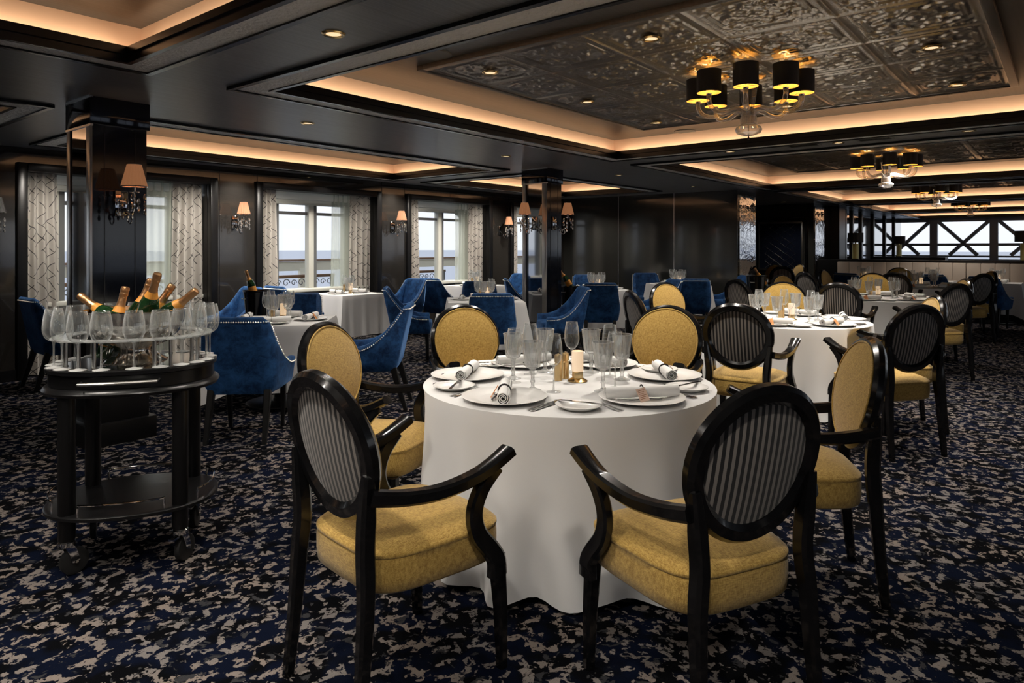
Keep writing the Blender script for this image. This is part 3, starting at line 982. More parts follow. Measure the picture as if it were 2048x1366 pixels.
# ================================================================== BLUE VELVET CHAIR
def make_velvet_chair():
    t = thing('velvet_dining_chair', '', 'chair')
    N = 40
    base = seat_outline(N, .238, .222, -.19, .265, 6)
    def ring(q, z):
        return [(x*q, (y-.03)*q+.03, z) for x, y in base]
    rows = [ring(.97, .36), ring(1, .38), ring(1, .45), ring(.985, .472), ring(.93, .482), ring(.6, .49), ring(.2, .492)]
    obj('seat', MB().rings(rows, capa=True, capb=True).mesh('velvet_seat', M['velvet'], angle=60), t)
    # shell: back and low scooped sides in one wrap
    def plan(s):
        "s in -1..1 along the U from arm tip to arm tip; returns x, y, inward normal"
        q = abs(s); sx = 1 if s > 0 else -1
        back, R = .195, .05
        la, lb = back, R*PI/2
        lt = la+lb+.43
        dist = q*lt
        if dist < la:
            return sx*dist, -.245, 0, 1
        if dist < la+lb:
            a = (dist-la)/R
            return sx*(back+R*math.sin(a)), -.245+R*(1-math.cos(a)), -sx*math.sin(a), math.cos(a)
        e = dist-la-lb
        return sx*(back+R+.018*min(1, e/.2)), -.245+R+e, -sx, 0
    def top(s):
        x, y, nx, ny = plan(s)
        q = max(0, min(1, (y+.205)/.42))
        return .555+(.915-.555)*(1-q)**3.1 if y > -.205 else .915
    def pt(s, z, off):
        x, y, nx, ny = plan(s)
        lean = max(0, z-.42)
        f = max(0, min(1, 1-(y+.245)/.52))
        tw = 1.0+.09*max(0, min(1, (z-.34)/.2))-.13*max(0, (z-.54)/.37)+.03*(1-f)*max(0, min(1, (z-.45)/.1))
        return ((x+nx*off)*tw, y+ny*off-lean*(.08+.14*f), z)
    S = [i/28*2-1 for i in range(29)]
    S = [math.copysign(abs(s)**.92, s) for s in S]
    zb = .34
    rows = []
    prof = [(0, 0.03), (0.10, 0), (.35, -.004), (.6, -.004), (.85, -.003), (.955, 0.0), (.985, .008), (1.0, .026), (.985, .044), (.955, .052), (.8, .054), (.5, .056), (.25, .056)]
    for fr, off in prof:
        row = []
        for s in S:
            z1 = top(s)
            zz = zb+(z1-zb)*fr
            if fr == 0:
                zz = zb
            row.append(pt(s, zz, off))
        rows.append(row)
    k, n = len(rows), len(S)
    m = MB()
    m.rings(rows, closed=False)
    for e in (0, n-1):
        m.add([r[e] for r in rows], [tuple(range(k))])
    obj('backrest', m.mesh('velvet_shell', M['velvet'], angle=60), t)
    # nail heads below the outer rim
    m = MB()
    oc = [(1, 0, 0), (0, 1, 0), (0, 0, 1), (-1, 0, 0), (0, -1, 0), (0, 0, -1)]
    of = [(0, 1, 2), (1, 3, 2), (3, 4, 2), (4, 0, 2), (1, 0, 5), (3, 1, 5), (4, 3, 5), (0, 4, 5)]
    C = []
    for i in range(401):
        s = i/200-1
        C.append(Vector(pt(s, top(s)-.036, -.0075)))
    acc, last = 0, C[0]
    pts = [C[0]]
    for c in C[1:]:
        if (c-pts[-1]).length >= .016:
            pts.append(c)
    for c in pts:
        m.add([tuple(c+Vector(o)*.0072) for o in oc], of)
    o = obj('nail_trim', m.mesh('nail_trim', M['nail']), t)
    o['label'] = 'row of pale nail heads along the rim'
    for sx in (-1, 1):
        m = MB().sweep([(sx*.20, .205, 0), (sx*.205, .20, .2), (sx*.21, .195, .37)], rect(.046, .046, .15), up=(0, 1, 0), scale=[.58, .8, 1])
        obj('leg', m.mesh('velvet_front_leg', M['black_satin']), t)
        m = MB().sweep([(sx*.205, -.315, 0), (sx*.203, -.262, .17), (sx*.20, -.205, .37)], rect(.050, .055, .15), up=(0, 1, 0), scale=[.6, .82, 1])
        obj('leg', m.mesh('velvet_rear_leg', M['black_satin']), t)
    return t
VC = Proto(make_velvet_chair)
def vchair(lat, d, phi, label, group=None):
    x, y = W(lat, d)
    VC.put((x, y, 0), yaw(phi), label, group)

# ================================================================== TABLE LINEN
TT = .745
def round_cloth(name, R, seed, label, cx, cy):
    rnd = random.Random(seed)
    n = 144
    ph = [rnd.random()*6.28 for _ in range(4)]
    rows = []
    for q in (.05, .3, .6, .85, .96):
        rows.append([(R*q*math.cos(2*PI*i/n), R*q*math.sin(2*PI*i/n), TT) for i in range(n)])
    for k in range(18):
        s = k/17
        z = TT-.006-(TT-.03)*s
        row = []
        for i in range(n):
            a = 2*PI*i/n
            f = math.sin(16*a+ph[0]+.8*math.sin(3*a+ph[1]))+.5*math.sin(21*a+ph[2])+.4*math.sin(7*a+ph[3])
            r = R*(1.0+.004)+.060*s**1.3+.024*f*max(0, s-.03)**1.4+.050*f*max(0, s-.62)**1.2
            if k == 0:
                r = R*.997
            zz = z-.012*s*math.sin(13*a+ph[0])
            px_, py_ = r*math.cos(a), r*math.sin(a)
            for sx, sy, rz in SEATS:                 # the cloth gives way to seats pushed under the table
                dx, dy = cx+px_-sx, cy+py_-sy
                if k < 1 or dx*dx+dy*dy > .4:
                    continue
                lx, ly = dx*math.cos(rz)+dy*math.sin(rz), -dx*math.sin(rz)+dy*math.cos(rz)
                w_ = max(0, min(1, (.40-abs(lx))/.08))
                if -.5 < ly < .30 and w_ > 0:
                    mv = (.30-ly)*w_*min(1, k/2)
                    px_ -= mv*math.sin(rz); py_ += mv*math.cos(rz)
            row.append((px_, py_, max(.006, zz)))
        rows.append(row)
    m = MB().rings(rows, capa=True)
    o = obj(name, m.mesh('round_tablecloth', M['cloth'], angle=50))
    return tag(o, label, 'tablecloth', 'white floor-length cloths on the round tables')
def square_cloth(h, drop, seed):
    "square cloth: flat top, draped sides, corners hanging lower in a fold"
    rnd = random.Random(seed)
    per = 26
    edge = []
    for k in range(4):
        for i in range(per):
            q = -1+2*i/per
            x, y = [(q, -1), (1, q), (-q, 1), (-1, -q)][k]
            edge.append((x, y))
    n = len(edge)
    ph = [rnd.random()*6.28 for _ in range(3)]
    rows = []
    for q in (.04, .4, .75, .96, .995):
        rows.append([(x*h*q, y*h*q, TT) for x, y in edge])
    for k in range(12):
        s = (k+.3)/11.3
        row = []
        for i, (x, y) in enumerate(edge):
            c = max(0, (min(abs(x), abs(y))-.62)/.38)
            cz = c**2
            L_ = math.hypot(x, y)
            fold = .010*math.sin(2*PI*4*i/per+ph[0])+.006*math.sin(2*PI*7*i/per+ph[1])
            out = .002+s*(.022+.095*cz)+fold*s
            ex = (1 if abs(x) >= abs(y) else .0)+(.9*cz if abs(x) < abs(y) else 0)
            ey = (1 if abs(y) > abs(x) else .0)+(.9*cz if abs(y) <= abs(x) else 0)
            xx = x*h+math.copysign(ex*out, x); yy = y*h+math.copysign(ey*out, y)
            zz = TT-.004-(drop+.10*cz)*s
            row.append((xx, yy, max(.012, zz)))
        rows.append(row)
    return MB().rings(rows, capa=True).mesh('square_tablecloth', M['cloth'], angle=50)
def square_table(lat, d, h, ang, seed, label, tlabel, cr=None):
    x, y = cr or W(lat, d)
    t = thing('square_table', tlabel, 'table', (x, y, 0), math.radians(ang), 'square pedestal tables')
    obj('tabletop', MB().box(-h+.015, h-.015, -h+.015, h-.015, TT-.035, TT-.004).mesh('square_top', M['black_satin'], False), t)
    obj('column', MB().lathe([(.038, .012), (.038, TT-.04)], 20).mesh('table_column', M['black_satin']), t)
    obj('base', MB().lathe([(.285, 0), (.285, .008), (.27, .014), (.06, .022), (.04, .05)], 40).mesh('table_base', M['steel']), t)
    o = obj('tablecloth', square_cloth(h, .565, seed), None, (x, y, 0), (0, 0, math.radians(ang)))
    tag(o, label, 'tablecloth', 'white cloths on the square tables')
    return x, y, math.radians(ang)

# ================================================================== TABLEWARE
def make_wine(h=.265, rb=.040, name='wine_glass'):
    t = thing(name, '', 'glass')
    s = h/.225
    m = MB().lathe([(.034, 0), (.034, .0015), (.02, .004), (.006, .008)], 24)
    obj('foot', m.mesh('glass_foot', M['crystal']), t)
    m = MB().lathe([(.005, .006), (.0038, .03*s), (.0036, .08*s), (.0055, .097*s), (.010, .104*s)], 12)
    obj('stem', m.mesh('glass_stem', M['crystal']), t)
    m = MB().shell([(.004, .100*s), (rb*.45, .106*s), (rb*.80, .120*s), (rb*.97, .140*s), (rb, .155*s), (rb*.96, .180*s), (rb*.84, .21*s), (rb*.76, h-.001),
                    (rb*.76-.0008, h), (rb*.76-.0016, h-.001), (rb*.83, .208*s), (rb*.945, .178*s), (rb*.975, .152*s)], 28)
    m.tube([(rb*.755*math.cos(a), rb*.755*math.sin(a), h) for a in [i*2*PI/28 for i in range(28)]], .0011, 5, closed=True)
    obj('bowl', m.mesh('glass_bowl', M['glass']), t)
    return t
def make_goblet():
    t = thing('cut_crystal_goblet', '', 'glass')
    m = MB().lathe([(.042, 0), (.042, .002), (.022, .008), (.009, .016), (.0075, .030), (.012, .042), (.008, .052), (.0095, .088), (.016, .104)], 16)
    obj('stem', m.mesh('goblet_stem', M['cut']), t)
    N = 36
    def rm(a, i):
        return 1+(.05*math.cos(12*a) if 0 < i < 5 else 0)
    prof = [(.011, .099), (.030, .106), (.037, .118), (.041, .160), (.046, .196), (.047, .203), (.0505, .228)]
    prof += [(.0490, .228), (.0445, .204), (.0375, .160), (.0330, .124), (.020, .112)]
    vs = [(r*rm(2*PI*j/N, i)*math.cos(2*PI*j/N), r*rm(2*PI*j/N, i)*math.sin(2*PI*j/N), z) for i, (r, z) in enumerate(prof) for j in range(N)]
    fs = [(i*N+j, i*N+(j+1) % N, (i+1)*N+(j+1) % N, (i+1)*N+j) for i in range(len(prof)-1) for j in range(N)]
    fs += [tuple(range(N-1, -1, -1)), tuple((len(prof)-1)*N+j for j in range(N))]
    m = MB().add(vs, fs)
    m.tube([(.0505*math.cos(2*PI*j/N), .0505*math.sin(2*PI*j/N), .228) for j in range(N)], .0009, 5, closed=True)
    obj('bowl', m.mesh('goblet_bowl', M['cut'], angle=20), t)
    return t
def single(make):
    "one-mesh version of a small far thing: join the parts of the detailed one"
    src = make()
    bm = bmesh.new(); mats = []
    for ch in src.children:
        k0 = len(bm.faces)
        off = []
        for mt in ch.data.materials:
            if mt not in mats:
                mats.append(mt)
            off.append(mats.index(mt))
        tmp = ch.data.copy(); tmp.transform(ch.matrix_basis)
        bm.from_mesh(tmp)
        bm.faces.ensure_lookup_table()
        for f in bm.faces[k0:]:
            f.material_index = off[f.material_index]
        bpy.data.meshes.remove(tmp)
    me = bpy.data.meshes.new(src.name)
    bm.to_mesh(me); bm.free()
    for mt in mats:
        me.materials.append(mt)
    nm, cat = src.name.split('.')[0], src['category']
    for ch in list(src.children):
        bpy.data.objects.remove(ch)
    bpy.data.objects.remove(src)
    o = obj(nm, me); o['category'] = cat
    return o
WG, GO = Proto(make_wine), Proto(make_goblet)
WGs, GOs = Proto(lambda: single(make_wine)), Proto(lambda: single(make_goblet))
def plate_mesh(R, name):
    return MB().lathe([(R*.60, .002), (R*.62, 0), (R*.66, .003), (R*.99, .018), (R, .0205), (R*.985, .0215), (R*.70, .0095), (R*.62, .006), (R*.60, .0055), (0, .0052)], 56).mesh(name, M['white'], angle=60)
def lone(name, cat, me):
    def f():
        o = obj(name, me); o['category'] = cat
        return o
    return f
PL = Proto(lone('dinner_plate', 'plate', plate_mesh(.188, 'dinner_plate')))
PLs = Proto(lone('dinner_plate', 'plate', plate_mesh(.152, 'small_dinner_plate')))
BP = Proto(lone('bread_plate', 'plate', plate_mesh(.098, 'bread_plate')))
def make_napkin(card='card', with_card=True):
    t = thing('rolled_napkin', '', 'napkin')
    n, T = 70, 3.1
    rows = []
    for x, q in ((-.165, .95), (-.15, 1.0), (-.05, .95), (0, .80), (.05, .95), (.15, 1.0), (.165, .95)):
        row = []
        for i in range(n):
            a = i/(n-1)*T*2*PI
            r = (.004+.0245*i/(n-1))*q
            row.append((x, r*math.cos(a), 0.0305+r*math.sin(a)))
        for i in range(n-1, -1, -1):
            a = i/(n-1)*T*2*PI
            r = (.004+.0245*i/(n-1)+.003)*q
            row.append((x, r*math.cos(a), 0.0305+r*math.sin(a)))
        rows.append(row)
    m = MB().rings(rows, capa=True, capb=True)
    obj('cloth', m.mesh('napkin_roll', M['napkin'], angle=60), t)
    m = MB()
    c = [(0, .0262*math.cos(a), .0305+.0262*math.sin(a)) for a in [i*2*PI/20 for i in range(20)]]
    m.sweep(c, rect(.008, .0016), up=(1, 0, 0), closed=True)
    for sx in (-1, 1):
        m.sweep(spline([(0, -.024, .018), (sx*.02, -.040, .007), (sx*.055, -.050, .004), (sx*.075, -.046, .004)], 4), rect(.009, .0015), up=(0, 0, 1))
    obj('ribbon', m.mesh('napkin_ribbon', M['ribbon']), t)
    if with_card:
        R = Matrix.Translation((-.012, -.044, .024)) @ Matrix.Rotation(math.radians(58), 4, 'X') @ Matrix.Rotation(math.radians(12), 4, 'Z')
        m = MB().box(-.022, .022, -.030, .030, -.0006, .0006, mat=R)
        for k in range(6):
            y = .020-k*.0075
            m.box(-.016, .016-(k % 3)*.005, y-.0011, y+.0011, .0007, .0009, mi=1, mat=R)
        o = obj('tag', m.mesh('napkin_tag', [M[card], M['ink']], False), t)
        o['label'] = ('orange' if card == 'card' else 'pale pink')+' printed tag'
    return t
NA = Proto(make_napkin)
NP = Proto(lambda: make_napkin('card_pale'))
NW = Proto(lambda: make_napkin(with_card=False))
def fork_mesh():
    m = MB()
    pts = [(0, -.10, .003), (0, -.05, .004), (0, 0, .008), (0, .035, .009), (0, .055, .006)]
    m.sweep(pts, rect(.013, .0022), scale=[(1, 1), (.8, 1), (.4, 1.3), (.5, 1.2), (1.5, 1)])
    for k in range(4):
        x = -.0088+k*.0059
        m.sweep([(x, .053, .006), (x, .075, .005), (x*.95, .10, .009)], rect(.0026, .0016), scale=[1, 1, .5])
    return m.mesh('fork', M['chrome'])
def knife_mesh():
    m = MB()
    m.sweep([(0, -.11, .004), (0, -.05, .005), (0, .0, .005)], rect(.015, .005), scale=[(1, .7), (.85, 1), (.7, 1)])
    m.sweep([(0, 0, .005), (.002, .05, .005), (.002, .09, .004), (-.004, .115, .003)], rect(.018, .0018), scale=[.8, 1, .95, .3])
    return m.mesh('knife', M['chrome'])
FO, KN = Proto(lone('fork', 'fork', fork_mesh())), Proto(lone('knife', 'knife', knife_mesh()))
def make_candle():
    t = thing('candle_lamp', '', 'candle holder')
    obj('dish', MB().lathe([(.048, 0), (.05, .004), (.038, .012), (.026, .018), (.026, .022)], 32).mesh('candle_dish', M['brass']), t)
    m = MB().lathe([(.026, .020), (.027, .024), (.027, .048), (.024, .052)], 32, rmod=lambda a, i: 1+(.03*math.cos(10*a) if i in (1, 2) else 0))
    obj('base', m.mesh('candle_base', M['gold']), t)
    m = MB().shell([(.026, .050), (.0285, .054), (.0285, .150), (.0275, .151), (.0268, .150), (.0268, .056)], 32)
    obj('glass_shade', m.mesh('candle_shade', M['frosted']), t)
    obj('flame', MB().lathe([(0.0005, .062), (.006, .070), (.0065, .078), (.001, .095)], 10).mesh('candle_flame', M['flame']), t)
    return t
CD = Proto(make_candle)
def mill_mesh(h=.135, r=.019):
    return MB().lathe([(r, 0), (r, h*.62), (r*.86, h*.64), (r*.86, h*.67), (r, h*.69), (r*.98, h*.90), (r*.8, h*.96), (r*.2, h*.97), (r*.22, h)], 24).mesh('pepper_mill', M['gold'])
MI = Proto(lone('pepper_mill', 'mill', mill_mesh()))

def set_place(cx, cy, R, ang, tname, pname, rnd, full=True, detail=False, card=None, glass=True, turn=None, small=False):
    "one setting on a table top; ang = direction from table centre to the guest (room angle)"
    z = TT+.0005
    dx, dy = math.cos(ang), math.sin(ang)
    sx, sy = -dy, dx                                   # to the guest's right seen from above (x = right when facing the centre)
    def at(r, s):
        return (cx+dx*r+sx*s, cy+dy*r+sy*s)
    rz = ang+PI/2                                      # local +y points to the table centre
    p = at(R, 0)
    where = 'at the '+pname+' place of the '+tname
    (PLs if small else PL).put((*p, z), 0, 'white dinner plate '+where, 'dinner plates')
    npk = {None: NW, 'card': NA, 'pale': NP}[card]
    desc = {None: 'rolled napkin with black ribbon', 'card': 'rolled napkin with orange tag', 'pale': 'rolled napkin with pale tag'}[card]
    npk.put((*p, z+.0095), rz+(turn if turn is not None else rnd.uniform(-.35, .35)), desc+' '+where, 'rolled napkins')
    if full:
        q = at(R-.035, -.325)
        BP.put((*q, z), 0, 'bread plate '+where, 'bread plates')
        if detail:
            q = at(R-.035, -.315)
            KN.put((*q, z+.021), rz+.5, 'butter knife '+where, 'butter knives')
            for k in range(2):
                q = at(R, -.205-.020*k)
                FO.put((*q, z), rz, ('inner' if k == 0 else 'outer')+' fork '+where, 'forks')
                q = at(R, .205+.020*k)
                KN.put((*q, z), rz, ('inner' if k == 0 else 'outer')+' dinner knife '+where, 'dinner knives')
        else:
            q = at(R, -.20); FO.put((*q, z), rz, 'fork '+where, 'forks')
            q = at(R, .20); KN.put((*q, z), rz, 'dinner knife '+where, 'dinner knives')
    if glass:
        a, b = (at(R-.20, .09), at(R-.20, -.02)) if small else (at(R-.262, .085), at(R-.235, -.015))
        (WG if detail else WGs).put((*a, z), rnd.random()*3, 'tulip wine glass '+where, 'wine glasses on the tables')
        (GO if detail else GOs).put((*b, z), rnd.random()*3, 'cut crystal goblet '+where, 'crystal goblets')
M['arm_glass'] = glass_mat('fluted_arm_glass', (.96, .92, .88), .22, 1.0, 1.2, .05, .45)
# ================================================================== CHANDELIERS
def make_chandelier():
    t = thing('chandelier', '', 'chandelier', group='glass chandeliers under the tin panels')
    # origin at the tin panel; everything hangs below it
    obj('canopy', MB().lathe([(.0, -.005), (.065, -.005), (.065, -.075), (.05, -.085), (.012, -.09), (0, -.09)], 28).mesh('canopy', M['chrome']), t)
    obj('rod', MB().tube([(0, 0, -.04), (0, 0, -.46)], .006, 8).mesh('rod', M['chrome']), t)
    m = MB().lathe([(.062, -.13), (.05, -.22), (.032, -.32), (.03, -.335)], 16, rmod=lambda a, i: 1+.05*math.cos(8*a))
    obj('glass_column', m.mesh('glass_column', M['crystal']), t)
    m = MB().lathe([(.02, -.33), (.055, -.345), (.06, -.39), (.058, -.405), (.085, -.420), (.093, -.440), (.082, -.462), (.04, -.478), (.008, -.482)], 28)
    obj('bowl', m.mesh('chandelier_bowl', M['crystal']), t)
    obj('finial', MB().lathe([(.004, -.44), (.004, -.49), (.009, -.497), (.009, -.505), (0.001, -.512)], 12).mesh('finial', M['trim_black']), t)
    path = spline([(.03, 0, -.40), (.034, 0, -.335), (.06, 0, -.298), (.12, 0, -.300), (.20, 0, -.325), (.27, 0, -.330), (.325, 0, -.305), (.35, 0, -.26), (.352, 0, -.215)], 5)
    am = MB().tube(path, .0165, 12, up=(0, 1, 0)).mesh('chandelier_arm', M['arm_glass'])
    sm = MB()
    sm.shell([(.083, -.205), (.083, -.050)], 32, mi=0)
    sm.shell([(.081, -.050), (.081, -.205)], 32, mi=1)
    sm.shell([(.083, -.050), (.081, -.050)], 32, mi=0); sm.shell([(.081, -.205), (.083, -.205)], 32, mi=0)
    for k in range(3):
        a = k*2*PI/3
        sm.tube([(.01*math.cos(a), .01*math.sin(a), -.192), (.081*math.cos(a), .081*math.sin(a), -.197)], .0012, 4, mi=0)
    sm = sm.mesh('lamp_shade', [M['shade_black'], M['gold_lining']])
    cm = MB().lathe([(.017, -.222), (.020, -.214), (.018, -.200), (.011, -.196), (.011, -.165)], 16).mesh('lamp_socket', M['chrome'])
    bm_ = MB().lathe([(.004, -.165), (.014, -.150), (.016, -.130), (.008, -.105), (.001, -.100)], 12).mesh('lamp_bulb', M['flame'])
    for k in range(8):
        a = k*PI/4+.30
        ar = obj('arm', am, t, (0, 0, 0), (0, 0, a))
        for nm, me in (('lamp_shade', sm), ('socket', cm), ('bulb', bm_)):
            obj(nm, me, ar, (.352, 0, 0))
    return t
CHN = Proto(make_chandelier)
CHP = []
for k, (px, nm) in enumerate(((1497, 'first and largest chandelier, black shades on clear glass arms, over the first round table'),
                              (1772, 'second chandelier in the row, black shades on clear glass arms'),
                              (1873, 'third chandelier in the row, black shades on clear glass arms'),
                              (1941, 'fourth and smallest chandelier in view before the stern windows'))):
    u = (px-HX)/F
    x = TINC[k][0] if k else 4.90
    d = x/(CA+SA*u)
    y = d*(SA-CA*u)
    CHN.put((x, y, 2.693), .0, nm)
    CHP.append((x, y))

# ================================================================== SCONCES
def make_sconce():
    t = thing('crystal_sconce', '', 'wall lamp', group='crystal wall sconces')
    # wall plane y = 0, lamp stands out to -y
    m = MB().box(-.045, .045, -.022, 0, -.10, .085, c=.006)
    obj('backplate', m.mesh('sconce_plate', M['mirror_flat']), t)
    m = MB()
    m.tube(spline([(0, -.02, -.02), (0, -.09, -.075), (0, -.17, -.085), (0, -.225, -.05), (0, -.23, .01), (0, -.23, .06)], 5), .007, 8, up=(1, 0, 0))
    m.tube(spline([(0, -.14, -.085), (.0, -.12, -.13), (0, -.16, -.155), (0, -.19, -.13), (0, -.17, -.11)], 5), .005, 6, up=(1, 0, 0))
    m.lathe([(.0, .055), (.03, .06), (.034, .068), (.012, .072), (.012, .12)], 16, mat=Matrix.Translation((0, -.23, 0)))
    obj('arm', m.mesh('sconce_arm', M['chrome']), t)
    n = 72
    rows = [[(r*(1+.07*math.cos(18*2*PI*i/n))*math.cos(2*PI*i/n), -.23+r*(1+.07*math.cos(18*2*PI*i/n))*math.sin(2*PI*i/n), z) for i in range(n)]
            for r, z in ((.080, .105), (.079, .11), (.045, .255), (.044, .26))]
    obj('lamp_shade', MB().rings(rows).mesh('sconce_shade', M['pleat'], angle=80), t)
    m = MB()
    m.tube([(.082*math.cos(a), -.23+.082*math.sin(a), .104) for a in [i*PI/12 for i in range(24)]], .004, 6, closed=True)
    m.tube([(.045*math.cos(a), -.23+.045*math.sin(a), .26) for a in [i*PI/12 for i in range(24)]], .002, 6, closed=True)
    obj('shade_rim', m.mesh('shade_rim', M['silver']), t)
    dm = MB().lathe([(.001, .022), (.004, .018), (.0105, -.004), (.008, -.018), (.001, -.028)], 6).mesh('crystal_drop', M['crystal_bright'], smooth=False)
    cm = MB()
    for k in range(9):
        a = k*2*PI/9
        r = .055 if k % 2 else .07
        x, y = r*math.cos(a), -.23+r*math.sin(a)
        for q in range(1+k % 3):
            obj('crystal_drop', dm, t, (x, y, .03-.052*q-.03*(k % 2)), (0, 0, a))
    for x in (-.03, .03):
        obj('crystal_drop', dm, t, (x, -.12, -.10))
    return t
M['crystal_bright'] = P('sconce_crystal', (.80, .78, .76), .05, .85)
SCN = Proto(make_sconce)
def sconce(x, y, z, rz, label):
    SCN.put((x, y, z), rz, label)
SCONCES = [(2.09, 5.348, 1.735, 0, 'pleated amber crystal sconce on the first pillar above the champagne trolley'),
           (4.80, BW, 1.745, 0, 'pleated amber crystal sconce on the wall behind the bottle bucket'),
           (7.55, BW, 1.745, 0, 'pleated amber crystal sconce between the second and third windows'),
           (10.30, BW, 1.745, 0, 'pleated amber crystal sconce in the dark corner before the second pillar'),
           (7.60, 5.428, 1.745, 0, 'pleated amber crystal sconce on the aisle face of the second pillar'),
           (7.438, 5.62, 1.745, -PI/2, 'pleated amber crystal sconce on the trolley-side face of the second pillar'),
           (2.12, BW, 1.66, 0, 'unlit dark sconce on the wall at the picture edge')]
for s in SCONCES:
    sconce(*s)
o = [q for q in COL.objects if q.get('label', '').startswith('unlit dark')][0]
for ch in o.children:
    if ch.name.startswith('lamp_shade'):
        ch.data = ch.data.copy(); ch.data.materials[0] = M['shade_black']; ch['label'] = 'black shade'

# ================================================================== CEILING FITTINGS
def make_downlight():
    t = thing('ceiling_downlight', '', 'ceiling light', group='recessed ceiling downlights')
    obj('trim_ring', MB().lathe([(.036, .002), (.038, -.006), (.052, -.009), (.060, -.002), (.060, .003), (.036, .003)], 28).mesh('downlight_ring', M['brass']), t)
    obj('lamp', MB().lathe([(0.0005, -.003), (.037, -.003)], 24).mesh('downlight_lamp', M['lampglow']), t)
    return t
DL = Proto(make_downlight)
SPOTS = []
def downlight(px, py, z, label, e=12):
    x, y = PX(px, py, z)
    DL.put((x, y, z), 0, label)
    SPOTS.append((x, y, z, e))
for px, py, lb in ((667, 67, 'lit round downlight between the two near coffers'), (615, 246, 'round downlight in the ceiling strip before the long side coffer'),
                   (1012, 312, 'round downlight near the second pillar top'), (1238, 350, 'round downlight over the blue chairs before the end wall'),
                   (1459, 303, 'first of three downlights in the strip beyond the first tin coffer'), (1677, 285, 'second of three downlights in the strip beyond the first tin coffer'),
                   (1938, 261, 'third of three downlights in the strip beyond the first tin coffer'), (668, 349, 'small downlight close to the wall over the window with bottle bucket'),
                   (920, 374, 'small downlight close to the wall over the rounded-corner window'), (1386, 373, 'small downlight by the end wall'), (1567, 404, 'small downlight in the recess ceiling')):
    downlight(px, py, ZC, lb)
tl = TS/5
for i, j, lb in ((0, 4, 'corner downlight of the first tin panel, by the windows'), (2, 4, 'middle downlight on the window edge of the first tin panel'), (4, 4, 'far window-side downlight of the first tin panel'),
                 (0, 2, 'near middle downlight of the first tin panel'), (2, 0, 'aisle-side middle downlight of the first tin panel'), (4, 2, 'far middle downlight of the first tin panel'), (4, 0, 'far aisle-side downlight of the first tin panel')):
    x, y = TINC[0][0]+(i-2)*tl, TINC[0][1]+(j-2)*tl
    DL.put((x, y, TZ-.020), 0, lb)
    SPOTS.append((x, y, TZ-.020, 22))
def make_vent():
    t = thing('air_vent', '', 'vent', group='air vents in the ceiling strip')
    m = MB(); ringbox(m, -.16, .16, -.09, .09, .02, -.008, .004)
    obj('frame', m.mesh('vent_frame', M['vent'], False), t)
    m = MB()
    for k in range(6):
        m.box(-.14, .14, -.066+k*.024, -.056+k*.024, -.004, .004)
    obj('grille', m.mesh('vent_grille', M['trim_black'], False), t)
    return t
VT = Proto(make_vent)
for px, py, lb in ((1606, 290, 'square air vent between the first two strip downlights'), (1749, 277, 'square air vent between the last two strip downlights')):
    VT.put((*PX(px, py, ZC), ZC), PI/2, lb)
SPK = Proto(lone('ceiling_speaker', 'speaker', MB().lathe([(0.0005, -.006), (.10, -.006), (.115, -.008), (.12, -.002), (.12, .004)], 36).mesh('ceiling_speaker', M['speaker'])))
for px, py, lb in ((868, 108, 'round speaker grille beside the near corner of the tin panel'), (1370, 262, 'round speaker grille beside the far corner of the tin panel')):
    SPK.put((*PX(px, py, ZT), ZT), 0, lb, 'round ceiling speakers')

# ================================================================== CHAMPAGNE TROLLEY
TRX, TRY = W(-1.755, 3.20)
TROT = yaw(0)-math.radians(-17)
CT, ST = math.cos(TROT), math.sin(TROT)
def tr(x, y):
    return (TRX+x*CT-y*ST, TRY+x*ST+y*CT)
TZT = .885
def ell(a, b, n=64, k=2.3):
    return [(math.copysign(abs(math.cos(2*PI*i/n))**(2/k), math.cos(2*PI*i/n))*a, math.copysign(abs(math.sin(2*PI*i/n))**(2/k), math.sin(2*PI*i/n))*b) for i in range(n)]
def oval(m, prof, a, b, mi=0, capa=True, capb=True, n=72):
    E = ell(1, 1, n)
    m.rings([[(x*(a+o), y*(b+o), z) for x, y in E] for o, z in prof], capa=capa, capb=capb, mi=mi)
t = thing('champagne_trolley', 'black oval trolley on casters carrying champagne bowl and glasses', 'trolley', (TRX, TRY, 0), TROT)
A_, B_ = .350, .285
m = MB(); oval(m, [(-.02, .80), (-.012, .805), (-.012, .86), (.0, .865), (.0, .880), (-.006, .884), (-.014, .8845)], A_, B_)
obj('top', m.mesh('trolley_top', M['black_satin']), t)
m = MB(); oval(m, [(-.018, .8835), (-.018, .8852), (-.022, .8854)], A_, B_)
o = obj('tray', m.mesh('trolley_tray', M['silver']), t); o['label'] = 'silver tray surface'
m = MB(); oval(m, [(-.03, .765), (.005, .772), (.012, .785), (.006, .795), (-.008, .803)], A_, B_)
obj('lower_rim', m.mesh('trolley_rim', M['black_satin']), t)
m = MB()
m.tube([tuple(p) for p in spline([(-.15, -B_-.026, .838), (0, -B_-.034, .838), (.15, -B_-.026, .838)], 6)], .007, 8)
for x in (-.15, .15):
    m.tube([(x, -B_+.03, .838), (x, -B_-.031, .838)], .004, 6)
obj('handle', m.mesh('trolley_handle', M['steel']), t)
m = MB(); oval(m, [(-.012, .245), (0, .250), (0, .262), (-.006, .266), (-.02, .267)], A_+.005, B_+.005)
obj('shelf', m.mesh('trolley_shelf', M['black_satin']), t)
LX, LY = .222, .195
